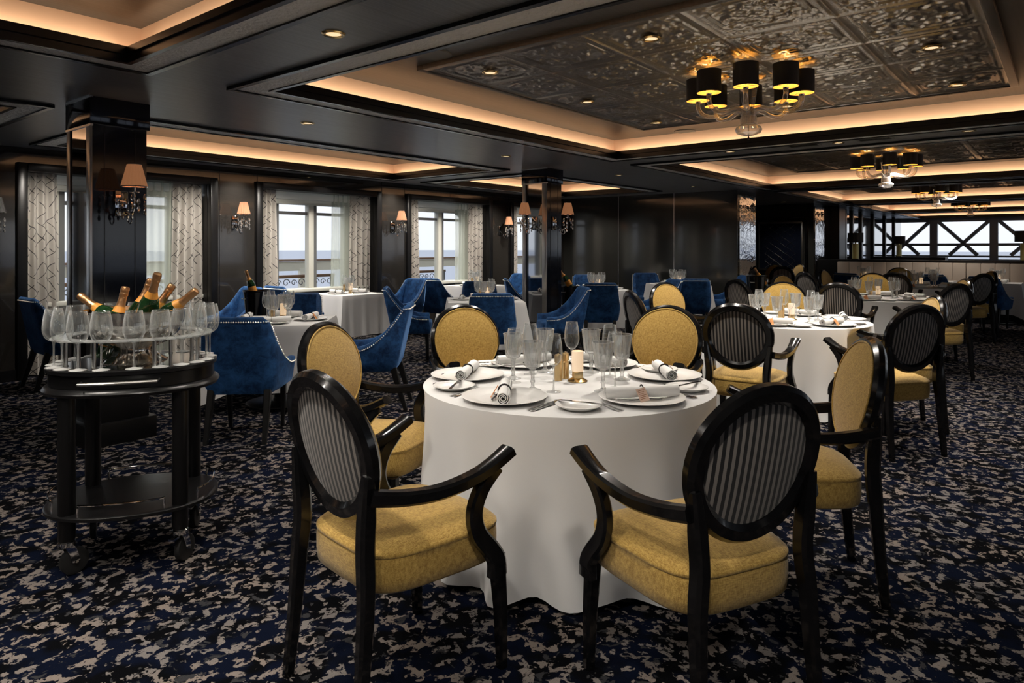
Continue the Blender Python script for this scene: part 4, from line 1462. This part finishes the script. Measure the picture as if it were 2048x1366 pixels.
# gallery rails round the shelf, in four runs between the legs
E = ell(A_-.012, B_-.012, 96)
for i0, i1 in ((-9, 9), (17, 31), (39, 57), (65, 79)):
    pts = [(E[i % 96][0], E[i % 96][1], .315) for i in range(i0, i1+1)]
    a, b = pts[0], pts[-1]
    pts = [(a[0], a[1], .262), (a[0], a[1], .305)]+pts+[(b[0], b[1], .305), (b[0], b[1], .262)]
    obj('gallery_rail', MB().tube(pts, .0045, 8).mesh('gallery_rail', M['chrome']), t)
for k, (sx, sy) in enumerate(((-1, -1), (1, -1), (1, 1), (-1, 1))):
    lg = obj('leg', MB().lathe([(.031, .155), (.034, .16), (.034, .80)], 20).mesh('trolley_leg', M['black_satin']), t, (sx*LX, sy*LY, 0))
    cs = obj('caster', None, t, (sx*LX, sy*LY, 0), (0, 0, .5+k*.5))
    cs = None
    # caster as two sub-parts of the leg
    m = MB()
    m.lathe([(.028, .128), (.034, .132), (.034, .150), (.028, .156)], 18)
    for s2 in (-1, 1):
        m.sweep([(s2*.020, 0, .135), (s2*.022, -.018, .10), (s2*.022, -.030, .058)], rect(.032, .003), up=(1, 0, 0))
    m.tube([(-.028, -.03, .058), (.028, -.03, .058)], .006, 8)
    m.box(-.012, .012, .02, .062, .118, .126)
    R = 2.3+k*.35
    obj('caster_fork', m.mesh('caster_fork', M['chrome']), lg, rot=(0, 0, R))
    m = MB()
    R0 = Matrix.Translation((0, -.03, .058)) @ Matrix.Rotation(PI/2, 4, 'Y')
    m.lathe([(.046, -.014), (.056, -.012), (.058, 0), (.056, .012), (.046, .014)], 32, mat=R0)
    m.lathe([(.0, -.012), (.044, -.013), (.044, .013), (0, .012)], 24, mi=1, mat=R0)
    obj('wheel', m.mesh('caster_wheel', [M['rubber'], M['grey_wheel']]), lg, rot=(0, 0, R))
for ch in list(t.children):
    if ch.name.startswith('caster') and ch.type == 'EMPTY':
        bpy.data.objects.remove(ch)

# glass-holding ring on steel posts
t = thing('glass_rack', 'clear acrylic ring on steel posts holding the wine glasses', 'rack', (TRX, TRY, TZT), TROT)
RA, RB = .318, .256
m = MB()
oval(m, [(-.062, .118), (.012, .118), (.014, .121), (.012, .124), (-.062, .124), (-.064, .121), (-.062, .118)], RA, RB, capa=False, capb=False)
obj('ring', m.mesh('rack_ring', M['acrylic']), t)
pm = MB().lathe([(.011, 0.0005), (.011, .004), (.0085, .006), (.0085, .118)], 16).mesh('rack_post', M['steel'])
for k in range(8):
    a = (k+.5)*PI/4
    e = ell(RA-.045, RB-.045, 64)[int((k+.5)*8) % 64]
    obj('post', pm, t, (e[0], e[1], 0))
NG = 20
WGT = Proto(lambda: make_wine(.250, .044))
eg = ell(RA, RB, NG*8)
for k in range(NG):
    e = eg[k*8+3]
    a = math.atan2(e[1], e[0])
    # position along the ring as seen: front arc is the -y side
    side = 'front' if -2.6 < a < -.55 else 'aisle end' if abs(a) <= .55 else 'rear' if .55 < a < 2.6 else 'outer end'
    WGT.put((*tr(*e), TZT+.0008), k, '', 'wine glasses in the trolley rack')
    o = [q for q in COL.objects if q.get('group') == 'wine glasses in the trolley rack'][-1]
    o['rack_angle'] = a
GR = [q for q in COL.objects if q.get('group') == 'wine glasses in the trolley rack']
GR.sort(key=lambda q: (q['rack_angle']) % (2*PI))
ORD = ['first', 'second', 'third', 'fourth', 'fifth', 'sixth', 'seventh', 'eighth', 'ninth', 'tenth', 'eleventh', 'twelfth']
fr = sorted([q for q in GR if -PI < q['rack_angle'] < 0], key=lambda q: q['rack_angle'])
re_ = sorted([q for q in GR if q['rack_angle'] >= 0], key=lambda q: -q['rack_angle'])
for nm, ls in (('front', fr), ('rear', re_)):
    for i, q in enumerate(ls):
        q['label'] = 'clear wine glass, %s along the %s arc of the trolley rack from its wall end' % (ORD[i], nm)
        del q['rack_angle']

# champagne bowl
t = thing('champagne_bowl', 'large silver champagne bowl on a pleated foot on the trolley', 'bowl', (TRX, TRY, TZT), TROT)
m = MB().lathe([(.138, .0), (.140, .004), (.12, .014), (.085, .040), (.075, .055), (.095, .068), (.135, .085), (.185, .130), (.208, .185), (.214, .228), (.218, .232), (.218, .238), (.210, .240),
               (.200, .190), (.176, .136), (.125, .094), (0, .072)], 64, rmod=lambda a, i: 1+(.018*math.cos(30*a) if 2 <= i <= 6 else 0))
obj('bowl', m.mesh('champagne_bowl', M['silver'], angle=60), t)
def make_bottle(dark=False):
    t = thing('champagne_bottle', '', 'bottle')
    # origin at the centre of the base
    m = MB().lathe([(.0, .004), (.040, 0), (.044, .006), (.044, .150), (.0425, .175), (.034, .205), (.022, .235), (.0165, .262), (.0158, .30)], 28)
    obj('body', m.mesh('bottle_body', M['bottle']), t)
    m = MB().lathe([(.0222, .233), (.0178, .262), (.0168, .285), (.0168, .292), (.0185, .296), (.0185, .303), (.0172, .308), (.0185, .313), (.019, .325), (.0165, .334), (.006, .337), (0, .337)], 28)
    obj('foil', m.mesh('bottle_foil', M['foil']), t)
    m = MB().lathe([(.0325, .208), (.0268, .224), (.0225, .238), (.0212, .243)], 28)
    o = obj('neck_label', m.mesh('bottle_neck_label', M['foil_orange']), t)
    m = MB()
    m.shell([(.0446, .055), (.0446, .135)], 28)
    obj('label', m.mesh('bottle_label', M['foil_orange']), t)
    return t
BT = Proto(make_bottle)
def bottle(loc, lean_deg, toward, label, roll=0):
    "toward: room angle the neck leans to"
    o = BT.put(loc, 0, label, 'champagne bottles')
    o.rotation_euler = (Matrix.Rotation(toward, 3, 'Z') @ Matrix.Rotation(math.radians(lean_deg), 3, 'Y') @ Matrix.Rotation(roll, 3, 'Z')).to_euler()
    return o
def tow(dl, dd):
    x, y = W(dl, dd)
    return math.atan2(y, x)
def inbowl(tip_px, tip_py, dd, dirl, dird, lean, label):
    "bottle whose foil tip is seen at the pixel at depth dd, leaning towards (dirl, dird) in the viewing frame"
    lat = (tip_px-HX)/F*dd; z = CH-(tip_py-HY)/F*dd
    n = math.hypot(dirl, dird) or 1
    s, c = math.sin(math.radians(lean))*.337, math.cos(math.radians(lean))*.337
    x, y = W(lat-dirl/n*s, dd-dird/n*s)
    return bottle((x, y, z-c), lean, tow(dirl, dird), label, roll=lat*3)
inbowl(158, 590, 3.22, -1, .1, 56, 'champagne bottle leaning flat towards the wall end of the trolley bowl')
inbowl(252, 573, 3.20, .25, .2, 14, 'nearly upright champagne bottle between the leaning ones in the trolley bowl')
inbowl(316, 546, 3.10, .75, -.5, 27, 'tallest champagne bottle in front in the trolley bowl, green glass showing')
inbowl(303, 557, 3.30, .5, .3, 20, 'champagne bottle half hidden behind the tallest bottle in the trolley bowl')
inbowl(346, 569, 3.24, .8, .3, 32, 'champagne bottle leaning between tallest and outermost bottles in the trolley bowl')
inbowl(394, 580, 3.20, 1, -.05, 52, 'champagne bottle leaning far over towards the blue chair in the trolley bowl')

# ================================================================== WINE BUCKETS
def make_bucket():
    t = thing('wine_bucket_stand', '', 'wine bucket', group='black wine buckets on stands')
    m = MB().lathe([(.155, 0), (.155, .012), (.03, .03), (.022, .05), (.022, .50), (.06, .52)], 28)
    obj('stand', m.mesh('bucket_stand', M['black_satin']), t)
    m = MB().lathe([(.09, .52), (.115, .53), (.140, .76), (.148, .765), (.148, .775), (.135, .775), (.118, .60), (0, .59)], 32)
    obj('bucket', m.mesh('bucket_bowl', M['black']), t)
    m = MB()
    for sx in (-1, 1):
        m.tube([(sx*.150+sx*.022*math.sin(a), .03*math.cos(a), .70+.0*a) for a in [i*PI/6 for i in range(7)]], .004, 6)
    obj('handle', m.mesh('bucket_handles', M['steel']), t)
    return t
BK = Proto(make_bucket)
for lat, d, s, tip, dirs, lean, lb, bl in ((-2.88, 7.75, 1.2, (492, 541), (-.7, .2), 22, 'black wine bucket stand against the wall below a sconce', 'champagne bottle in the bucket below the wall sconce'),
                                     (.83, 9.95, 1.10, (1118, 538), (-1, -.1), 34, 'black wine bucket stand behind a blue chair beside the second pillar', 'champagne bottle leaning from the bucket beside the second pillar'),
                                     (3.55, 10.0, 1.3, (1509, 536), (-.8, .1), 30, 'black wine bucket stand at the end of the panelled wall', 'champagne bottle in the bucket at the end of the panelled wall')):
    x, y = W(lat, d)
    o = BK.put((x, y, 0), 0, lb)
    o.scale = (1, 1, s)
    dd = d-.02
    inbowl(tip[0], tip[1], dd, dirs[0], dirs[1], lean, bl)

# ================================================================== BANQUETTE, LAMPS
AB = 17.0
def banquette(y0, y1, label):
    t = thing('banquette', label, 'sofa', (AB, (y0+y1)/2, 0), 0, 'beige banquette sections')
    h = (y1-y0)/2-.004
    m = MB(); n = 5
    for k in range(n):
        a, b = -h+2*h*k/n, -h+2*h*(k+1)/n
        m.box(-.10, .12, a+.001, b-.001, .42, 1.085, c=.014)
    obj('backrest', m.mesh('banquette_back', M['leather']), t)
    obj('seat', MB().box(-.62, -.08, -h, h, .30, .47, c=.03).mesh('banquette_seat', M['leather']), t)
    obj('plinth', MB().box(-.58, .12, -h, h, 0, .30).mesh('banquette_plinth', M['black_satin'], False), t)
ys_ = [4.12, 2.86, 1.645, .42, -.80, -2.02]
for k in range(5):
    banquette(ys_[k+1], ys_[k], ['beige banquette section next to the dark column', 'second beige banquette section from the dark column', 'third beige banquette section from the dark column, behind the corner table',
                                 'fourth beige banquette section from the dark column', 'fifth beige banquette section from the dark column'][k])
m = MB().box(AB+.125, AB+.42, -2.1, 4.6, 0, 1.135, c=.006)
struct('wall_ledge', m.mesh('wall_ledge', M['black_satin']), 'dark ledge behind the banquette carrying lamps', 'ledge')
def make_lamp():
    t = thing('table_lamp', '', 'lamp', group='brass column lamps')
    obj('base', MB().box(-.07, .07, -.07, .07, 0, .02, c=.004).mesh('lamp_foot', M['black_satin']), t)
    obj('column', MB().lathe([(.068, .02), (.068, .36)], 40, rmod=lambda a, i: 1+.05*abs(math.cos(8*a))).mesh('lamp_column', M['lamp_brass'], angle=60), t)
    obj('neck', MB().lathe([(.02, .36), (.02, .40)], 12).mesh('lamp_neck', M['brass']), t)
    m = MB(); m.shell([(.165, .39), (.165, .61)], 40); m.shell([(.162, .61), (.162, .39)], 40); m.shell([(.165, .61), (.0, .612)], 40)
    obj('lamp_shade', m.mesh('table_lamp_shade', M['shade_black']), t)
    return t
TL = Proto(make_lamp)
def lamp_at(px, x, z, label):
    u = (px-HX)/F
    d = x/(CA+SA*u)
    TL.put((x, d*(SA-CA*u), z), 0, label)
lamp_at(1711, AB+.26, 1.135, 'brass column lamp with black drum shade before the mirrored partition')
lamp_at(2049, AB+.26, 1.135, 'brass column lamp with black drum shade cut by the picture edge')
lamp_at(1798, 23.0, 1.135, 'smaller far brass column lamp before the stern window braces')
u = (1798-HX)/F; d_ = 23.0/(CA+SA*u); yl = d_*(SA-CA*u)
struct('wall_counter', MB().box(22.7, 23.3, yl-1.2, yl+.7, 0, 1.135).mesh('wall_counter', M['black_satin'], False), 'dark counter carrying the far lamp', 'ledge')
# ================================================================== ROUND TABLES
T1 = (2.83, 1.936); T2 = (6.50, 2.02); T3 = (10.1, 2.0); T4 = (13.5, 2.0)
RN = ['first round table', 'second round table', 'third round table', 'fourth round table']
RT = .715
gA = 'yellow oval-back armchairs with striped rear panels'
def oc(lat, d, phi, lb):
    ochair(lat, d, phi, lb, gA)
oc(-.371, 2.32, 46, 'black framed armchair nearest the trolley, striped back turned to the viewer, mustard seat')
oc(.575, 2.19, -25, 'biggest striped-back armchair in the aisle corner of the first round table')
oc(1.20, 2.95, -80, 'armchair turned sideways on the aisle side of the first round table, pale yellow back lit')
oc(.84, 4.23, 216, 'armchair facing the viewer behind the first table, beside the candle')
oc(-.18, 4.25, 152, 'armchair facing the viewer behind the first table, in front of a blue chair')
oc(-.66, 3.36, 110, 'ochre armchair on the window side of the first table, partly behind a striped back')
oc(1.69, 4.94, 33, 'striped-back armchair at the near window-side corner of the second round table')
oc(2.63, 4.87, -15, 'striped-back armchair at the near aisle-side corner of the second round table')
oc(3.02, 5.45, -80, 'pale yellow-backed armchair on the aisle side of the second round table')
oc(2.85, 7.27, 205, 'yellow-backed armchair facing the viewer behind the second round table')
oc(1.80, 7.15, 150, 'yellow-backed armchair facing the viewer, window-side rear of the second round table')
oc(1.35, 6.10, 80, 'armchair seen edge-on at the window side of the second round table')
oc(3.70, 7.68, 36, 'striped-back armchair at the near window-side corner of the third round table')
oc(4.60, 7.52, -15, 'striped-back armchair at the near aisle-side corner of the third round table')
oc(5.17, 8.36, -80, 'pale yellow-backed armchair on the aisle side of the third round table')
oc(5.25, 9.92, 200, 'yellow-backed armchair facing the viewer behind the third round table')
oc(3.85, 9.20, 152, 'tan-backed armchair facing the viewer at the window-side rear of the third round table')
oc(3.00, 8.45, 68, 'armchair seen edge-on between the second and third round tables')
oc(6.0, 10.7, 38, 'striped-back armchair at the near window-side corner of the fourth round table')
oc(6.78, 10.30, -15, 'striped-back armchair at the near aisle-side corner of the fourth round table')
oc(7.4, 11.1, -80, 'pale yellow-backed armchair on the aisle side of the fourth round table')
oc(7.18, 12.65, 200, 'yellow-backed armchair facing the viewer behind the fourth round table')
oc(5.50, 11.45, 135, 'tan-backed armchair by the dark column near the fourth round table')
oc(4.86, 10.85, 70, 'armchair seen edge-on before the recess')
oc(5.65, 15.2, 235, 'yellow-backed armchair in the recess below the lattice panel, turned away from the column')
oc(6.32, 15.75, 262, 'yellow-backed armchair seen side-on in the recess below the lattice panel')
oc(5.55, 14.15, 20, 'dark-backed armchair in the recess before the two yellow ones')

for k, c in enumerate((T1, T2, T3, T4)):
    o = round_cloth('tablecloth', RT, 11+k, ['white floor-length cloth on the first round table, largest in front', 'white floor-length cloth on the second round table along the aisle',
                    'white floor-length cloth on the third round table along the aisle', 'white floor-length cloth on the fourth round table nearest the banquette'][k], *c)
    o.location = (*c, 0)

# ================================================================== SQUARE TABLES
SA_ = 6
A45 = math.degrees(yaw(-6))
TABS = {}
TABS['S1'] = square_table(-2.13, 6.28, .45, A45, 21, 'white cloth on the square table behind the velvet chair by the trolley', 'square table on a steel disc foot next to the trolley chair')
TABS['S2'] = square_table(-.35, 8.76, .47, A45, 22, 'white cloth on the square table in front of the second pillar', 'square pedestal table in front of the second pillar')
TABS['S3'] = square_table(1.35, 11.0, .46, A45, 23, 'white cloth on the square table just beyond the second pillar', 'square pedestal table just beyond the second pillar')
TABS['S4'] = square_table(3.00, 12.45, .45, A45, 24, 'white cloth on the square table close to the end wall', 'square pedestal table close to the end wall')
TABS['W1'] = square_table(0, 0, .40, 0, 25, 'white cloth on the small table in the window with the bottle bucket', 'small pedestal table in the window with the bottle bucket', (6.25, 8.12))
TABS['W2'] = square_table(0, 0, .40, 0, 26, 'white cloth on the small table in the rounded-corner window', 'small pedestal table in the rounded-corner window', (9.0, 8.12))
TABS['B1'] = square_table(0, 0, .38, 0, 27, 'white cloth on the banquette table at the aisle end', 'pedestal table at the aisle end of the banquette', (15.9, 1.05))
TABS['B2'] = square_table(0, 0, .36, 0, 28, 'white cloth on the middle banquette table', 'pedestal table at the middle of the banquette', (15.9, 2.1))
TABS['B3'] = square_table(0, 0, .36, 0, 29, 'white cloth on the banquette table near the dark column', 'pedestal table at the column end of the banquette', (15.9, 3.35))

gV = 'blue velvet dining chairs'
def vc(lat, d, phi, lb):
    vchair(lat, d, phi, lb, gV)
vc(-2.0, 5.22, -4, 'large blue velvet chair beside the trolley, back turned to the viewer')
vc(-1.24, 6.14, -92, 'blue velvet chair in profile on the aisle side of the table behind the trolley')
vc(-2.30, 7.22, 174, 'blue velvet chair facing the viewer behind the trolley-side square table')
def vcw(x, y, rz, lb):
    VC.put((x, y, 0), math.radians(rz), lb, gV)
vcw(2.60, 8.03, -90, 'blue velvet chair before the patterned curtain, between trolley and wall')
vcw(4.38, 8.05, 90, 'blue velvet chair facing the viewer against the wall below a sconce')
vcw(5.28, 7.95, -90, 'dark-backed blue chair at the trolley side of the small window table')
vcw(7.30, 8.15, 90, 'blue velvet chair facing the viewer against the wall between second and third windows')
vcw(8.10, 8.02, -90, 'nearly black-backed chair at the near side of the rounded-corner window table')
vcw(10.05, 8.15, 90, 'blue velvet chair facing the viewer in the far corner by the rounded-corner window')
vc(-1.28, 8.75, 84, 'pale-lit blue velvet chair facing away from the windows before the second pillar')
vc(-.45, 9.80, 174, 'blue velvet chair facing the viewer behind the table before the second pillar')
vc(-.24, 7.78, -4, 'blue velvet chair, back to the viewer, before the second pillar table')
vc(.60, 8.70, -100, 'blue velvet chair with tall sloping back right of the second pillar table')
vc(1.28, 10.0, 6, 'blue velvet chair, back to the viewer, at the table just beyond the second pillar')
vc(1.36, 12.3, 180, 'blue velvet chair facing the viewer behind the table beyond the second pillar')
vc(.22, 11.15, 85, 'pale-lit blue chair half hidden by the second pillar')
vc(2.25, 10.75, -104, 'blue velvet chair in profile before the end wall, sloping back')
vc(2.95, 11.25, 8, 'blue velvet chair, back to the viewer, at the table close to the end wall')
vc(2.6, 13.1, 180, 'blue velvet chair facing the viewer against the end wall')
vc(3.85, 12.2, -100, 'blue velvet chair in profile at the far end of the end wall')
vc(8.30, 11.95, 51, 'blue velvet chair, back to the viewer, at the aisle end of the banquette')
vc(8.02, 12.95, 51, 'blue velvet chair, back to the viewer, at the middle banquette table')
vc(6.72, 13.55, 51, 'dark blue chair, back to the viewer, at the banquette table near the column')

# ================================================================== SETTINGS
rnd = random.Random(3)
def cf(phi):
    x, y = W(math.sin(math.radians(phi)), math.cos(math.radians(phi)))
    return math.atan2(y, x)
# the six settings of the first table, as they lie in the photograph
S6 = [(-78, 'window-side', None, .06), (-24, 'rear window-side', None, .05), (28, 'rear aisle-side', None, -.5), (78, 'aisle-side', 'pale', -.2), (146, 'front aisle-side', 'pale', -.42), (217, 'front window-side', 'card', -.95)]
for phi, pn, card, turn in S6:
    set_place(*T1, .515, cf(phi), RN[0], pn, rnd, True, True, card, True, turn)
for k, c in ((1, T2), (2, T3), (3, T4)):
    for phi, pn, card, turn in [(-85, 'window-side', None, 0), (-25, 'rear window-side', None, 0), (35, 'rear aisle-side', None, 0), (95, 'aisle-side', None, 0), (155, 'front aisle-side', 'card', 0), (215, 'front window-side', 'card', 0)]:
        set_place(*c, .515, cf(phi+rnd.uniform(-4, 4)), RN[k], pn, rnd, k < 3, False, card)
for k, c in enumerate((T1, T2, T3, T4)):
    z = TT+.0005
    off = [(.03, -.02), (.0, .03), (.0, 0), (0, 0)][k]
    x, y = c[0], c[1]
    dx, dy = W(.055, .0)
    CD.put((x+dx*.9, y+dy*.9, z), 0, 'lit candle lamp on gold base on the '+RN[k], 'candle lamps')
    dx, dy = W(-.045, .02); MI.put((x+dx, y+dy, z), 0, 'satin gold mill beside the candle on the '+RN[k]+', front one', 'gold mills')
    dx, dy = W(-.005, .075); MI.put((x+dx, y+dy, z), 0, 'satin gold mill beside the candle on the '+RN[k]+', rear one', 'gold mills')
SQN = {'S1': 'square table behind trolley', 'S2': 'square table before second pillar', 'S3': 'square table beyond second pillar', 'S4': 'square table by end wall',
       'W1': 'bottle-bucket window table', 'W2': 'rounded-corner window table', 'B1': 'aisle-end banquette table', 'B2': 'middle banquette table', 'B3': 'column-end banquette table'}
for key, (x, y, a) in TABS.items():
    n = 4 if key[0] == 'S' else 2
    dirs = [(a+k*PI/2, nm) for k, nm in enumerate(('aisle-side', 'far', 'window-side', 'near'))] if n == 4 else [(a, 'far'), (a+PI, 'near')]
    for ang, nm in dirs:
        set_place(x, y, .285 if n == 4 else .20, ang, SQN[key], nm, rnd, False, False, 'card' if (key == 'S1' and nm == 'aisle-side') else None, glass=True, small=True)
    z = TT+.0005
    CD.put((x+.03, y-.02, z), 0, 'candle lamp on the '+SQN[key], 'candle lamps')
    MI.put((x-.03, y+.05, z), 0, 'satin gold mill on the '+SQN[key], 'gold mills')
SKY, DLK, COVEK, EXPO, NEAR = 1.15, 6.2, 1.4, 0.0, 25
# ================================================================== LIGHT
wd = bpy.data.worlds.new('sky'); SC.world = wd
wd.use_nodes = True
nt = wd.node_tree
bg = nt.nodes['Background']
tc = node(nt, 'ShaderNodeTexCoord')
sp = node(nt, 'ShaderNodeSeparateXYZ'); L(nt, tc, 'Generated', sp, 0)
rp = node(nt, 'ShaderNodeValToRGB')
e = rp.color_ramp.elements
e[0].position, e[0].color = 0.0, (.92, .94, 1, 1)
e[1].position, e[1].color = .25, (.93, .95, 1, 1)
e2 = rp.color_ramp.elements.new(.06); e2.color = (.95, .96, 1, 1)
L(nt, sp, 'Z', rp, 0); L(nt, rp, 0, bg, 'Color')
bg.inputs['Strength'].default_value = SKY
def light(name, typ, loc, energy, col, rot=(0, 0, 0), **kw):
    l = bpy.data.lights.new(name, typ)
    l.energy, l.color = energy, col
    for k, v in kw.items():
        setattr(l, k, v)
    o = bpy.data.objects.new(name, l); COL.objects.link(o)
    o.location, o.rotation_euler = loc, rot
    return o
WARM = (1, .92, .82)
for x, y, z, e_ in SPOTS:
    light('downlight', 'SPOT', (x, y, z-.014), e_*DLK, WARM, spot_size=math.radians(125), spot_blend=.9, shadow_soft_size=.035)
for x, y in ((-.9, .4), (-.9, 1.9), (-.9, 3.4), (.5, .2), (.5, 1.9), (.5, 3.4)):  # unseen spots added over the viewpoint to light cloth front and chairs
    light('downlight', 'SPOT', (x, y, ZT-.012), NEAR*DLK, WARM, spot_size=math.radians(140), spot_blend=.9, shadow_soft_size=.09)
for x, y in ((2.1, -2.5), (4.8, -2.5), (7.5, -2.5), (10.2, -2.5), (13, -2.5), (10.4, 1.8), (15.9, 1.8), (10.4, 3.5), (20.5, 1.8), (26, 1.8), (21, 3.6), (11.8, 7.6), (4.8, 7.1), (4.8, 8.4), (7.5, 8.4), (9.7, 7.0)):  # added spots without fittings that lift the general room level
    light('downlight', 'SPOT', (x, y, ZC-.012), 14*DLK, WARM, spot_size=math.radians(125), spot_blend=.9, shadow_soft_size=.04)
for x in (2.6, 4.3, 5.4, 7.1, 8.1, 9.9, 11.2):  # added tilted spots without fittings, brightening curtains and window wall
    light('downlight', 'SPOT', (x, 7.75, ZC-.012), 22*DLK, WARM, (math.radians(28), 0, 0), spot_size=math.radians(100), spot_blend=.9, shadow_soft_size=.06)
# light strips lying on the cove shelves behind the lips
for a0, a1, b0, b1 in COVE:
    q, zz = .152, ZC+.048
    for x, y, ln, rz in (((a0+a1)/2, b0+q, a1-a0-.34, PI), ((a0+a1)/2, b1-q, a1-a0-.34, 0), (a0+q, (b0+b1)/2, b1-b0-.34, PI/2), (a1-q, (b0+b1)/2, b1-b0-.34, -PI/2)):
        light('cove_strip', 'AREA', (x, y, zz), COVEK*ln, (1, .80, .58), (PI/2+math.radians(28), 0, rz), shape='RECTANGLE', size=ln, size_y=.03)
for x, y in CHP[:3]:
    for k in range(8):
        a = k*PI/4+.30
        light('chandelier_bulb', 'POINT', (x+.352*math.cos(a), y+.352*math.sin(a), 2.693-.125), 1.6, (1, .70, .42), shadow_soft_size=.02)
for x, y, z, rz, lb in SCONCES[:6]:
    dx, dy = .23*math.sin(rz), -.23*math.cos(rz)
    light('sconce_bulb', 'POINT', (x+dx, y+dy, z+.17), .9, (1, .60, .32), shadow_soft_size=.02)
# daylight portals in the window openings
for k, (a, b) in enumerate(WIN):
    c = (a+b)/2 if k != 3 else 11.6
    o = light('window_portal', 'AREA', (c, BG+.03, 1.45), 1, (1, 1, 1), (-PI/2, 0, 0), shape='RECTANGLE', size=1.36, size_y=1.3)
    o.data.cycles.is_portal = True
for a in ADD_WIN:
    o = light('window_portal', 'AREA', (a+1.6, BX0-.15, 1.5), 1, (1, 1, 1), (PI/2, 0, 0), shape='RECTANGLE', size=3.2, size_y=1.5)
    o.data.cycles.is_portal = True
o = light('window_portal', 'AREA', (AX1+.05, -.6, 1.7), 1, (1, 1, 1), (PI/2, 0, PI/2), shape='RECTANGLE', size=11.8, size_y=1.4)
o.data.cycles.is_portal = True

vs_ = SC.view_settings
vs_.view_transform = 'Standard'; vs_.look = 'None'; vs_.exposure = EXPO; vs_.gamma = 1; vs_.use_curve_mapping = False
cy = SC.cycles
cy.max_bounces = 8; cy.diffuse_bounces = 3; cy.glossy_bounces = 5; cy.transparent_max_bounces = 24; cy.transmission_bounces = 4
cy.caustics_reflective = False; cy.caustics_refractive = False
cy.sample_clamp_indirect = 6
cy.use_denoising = True
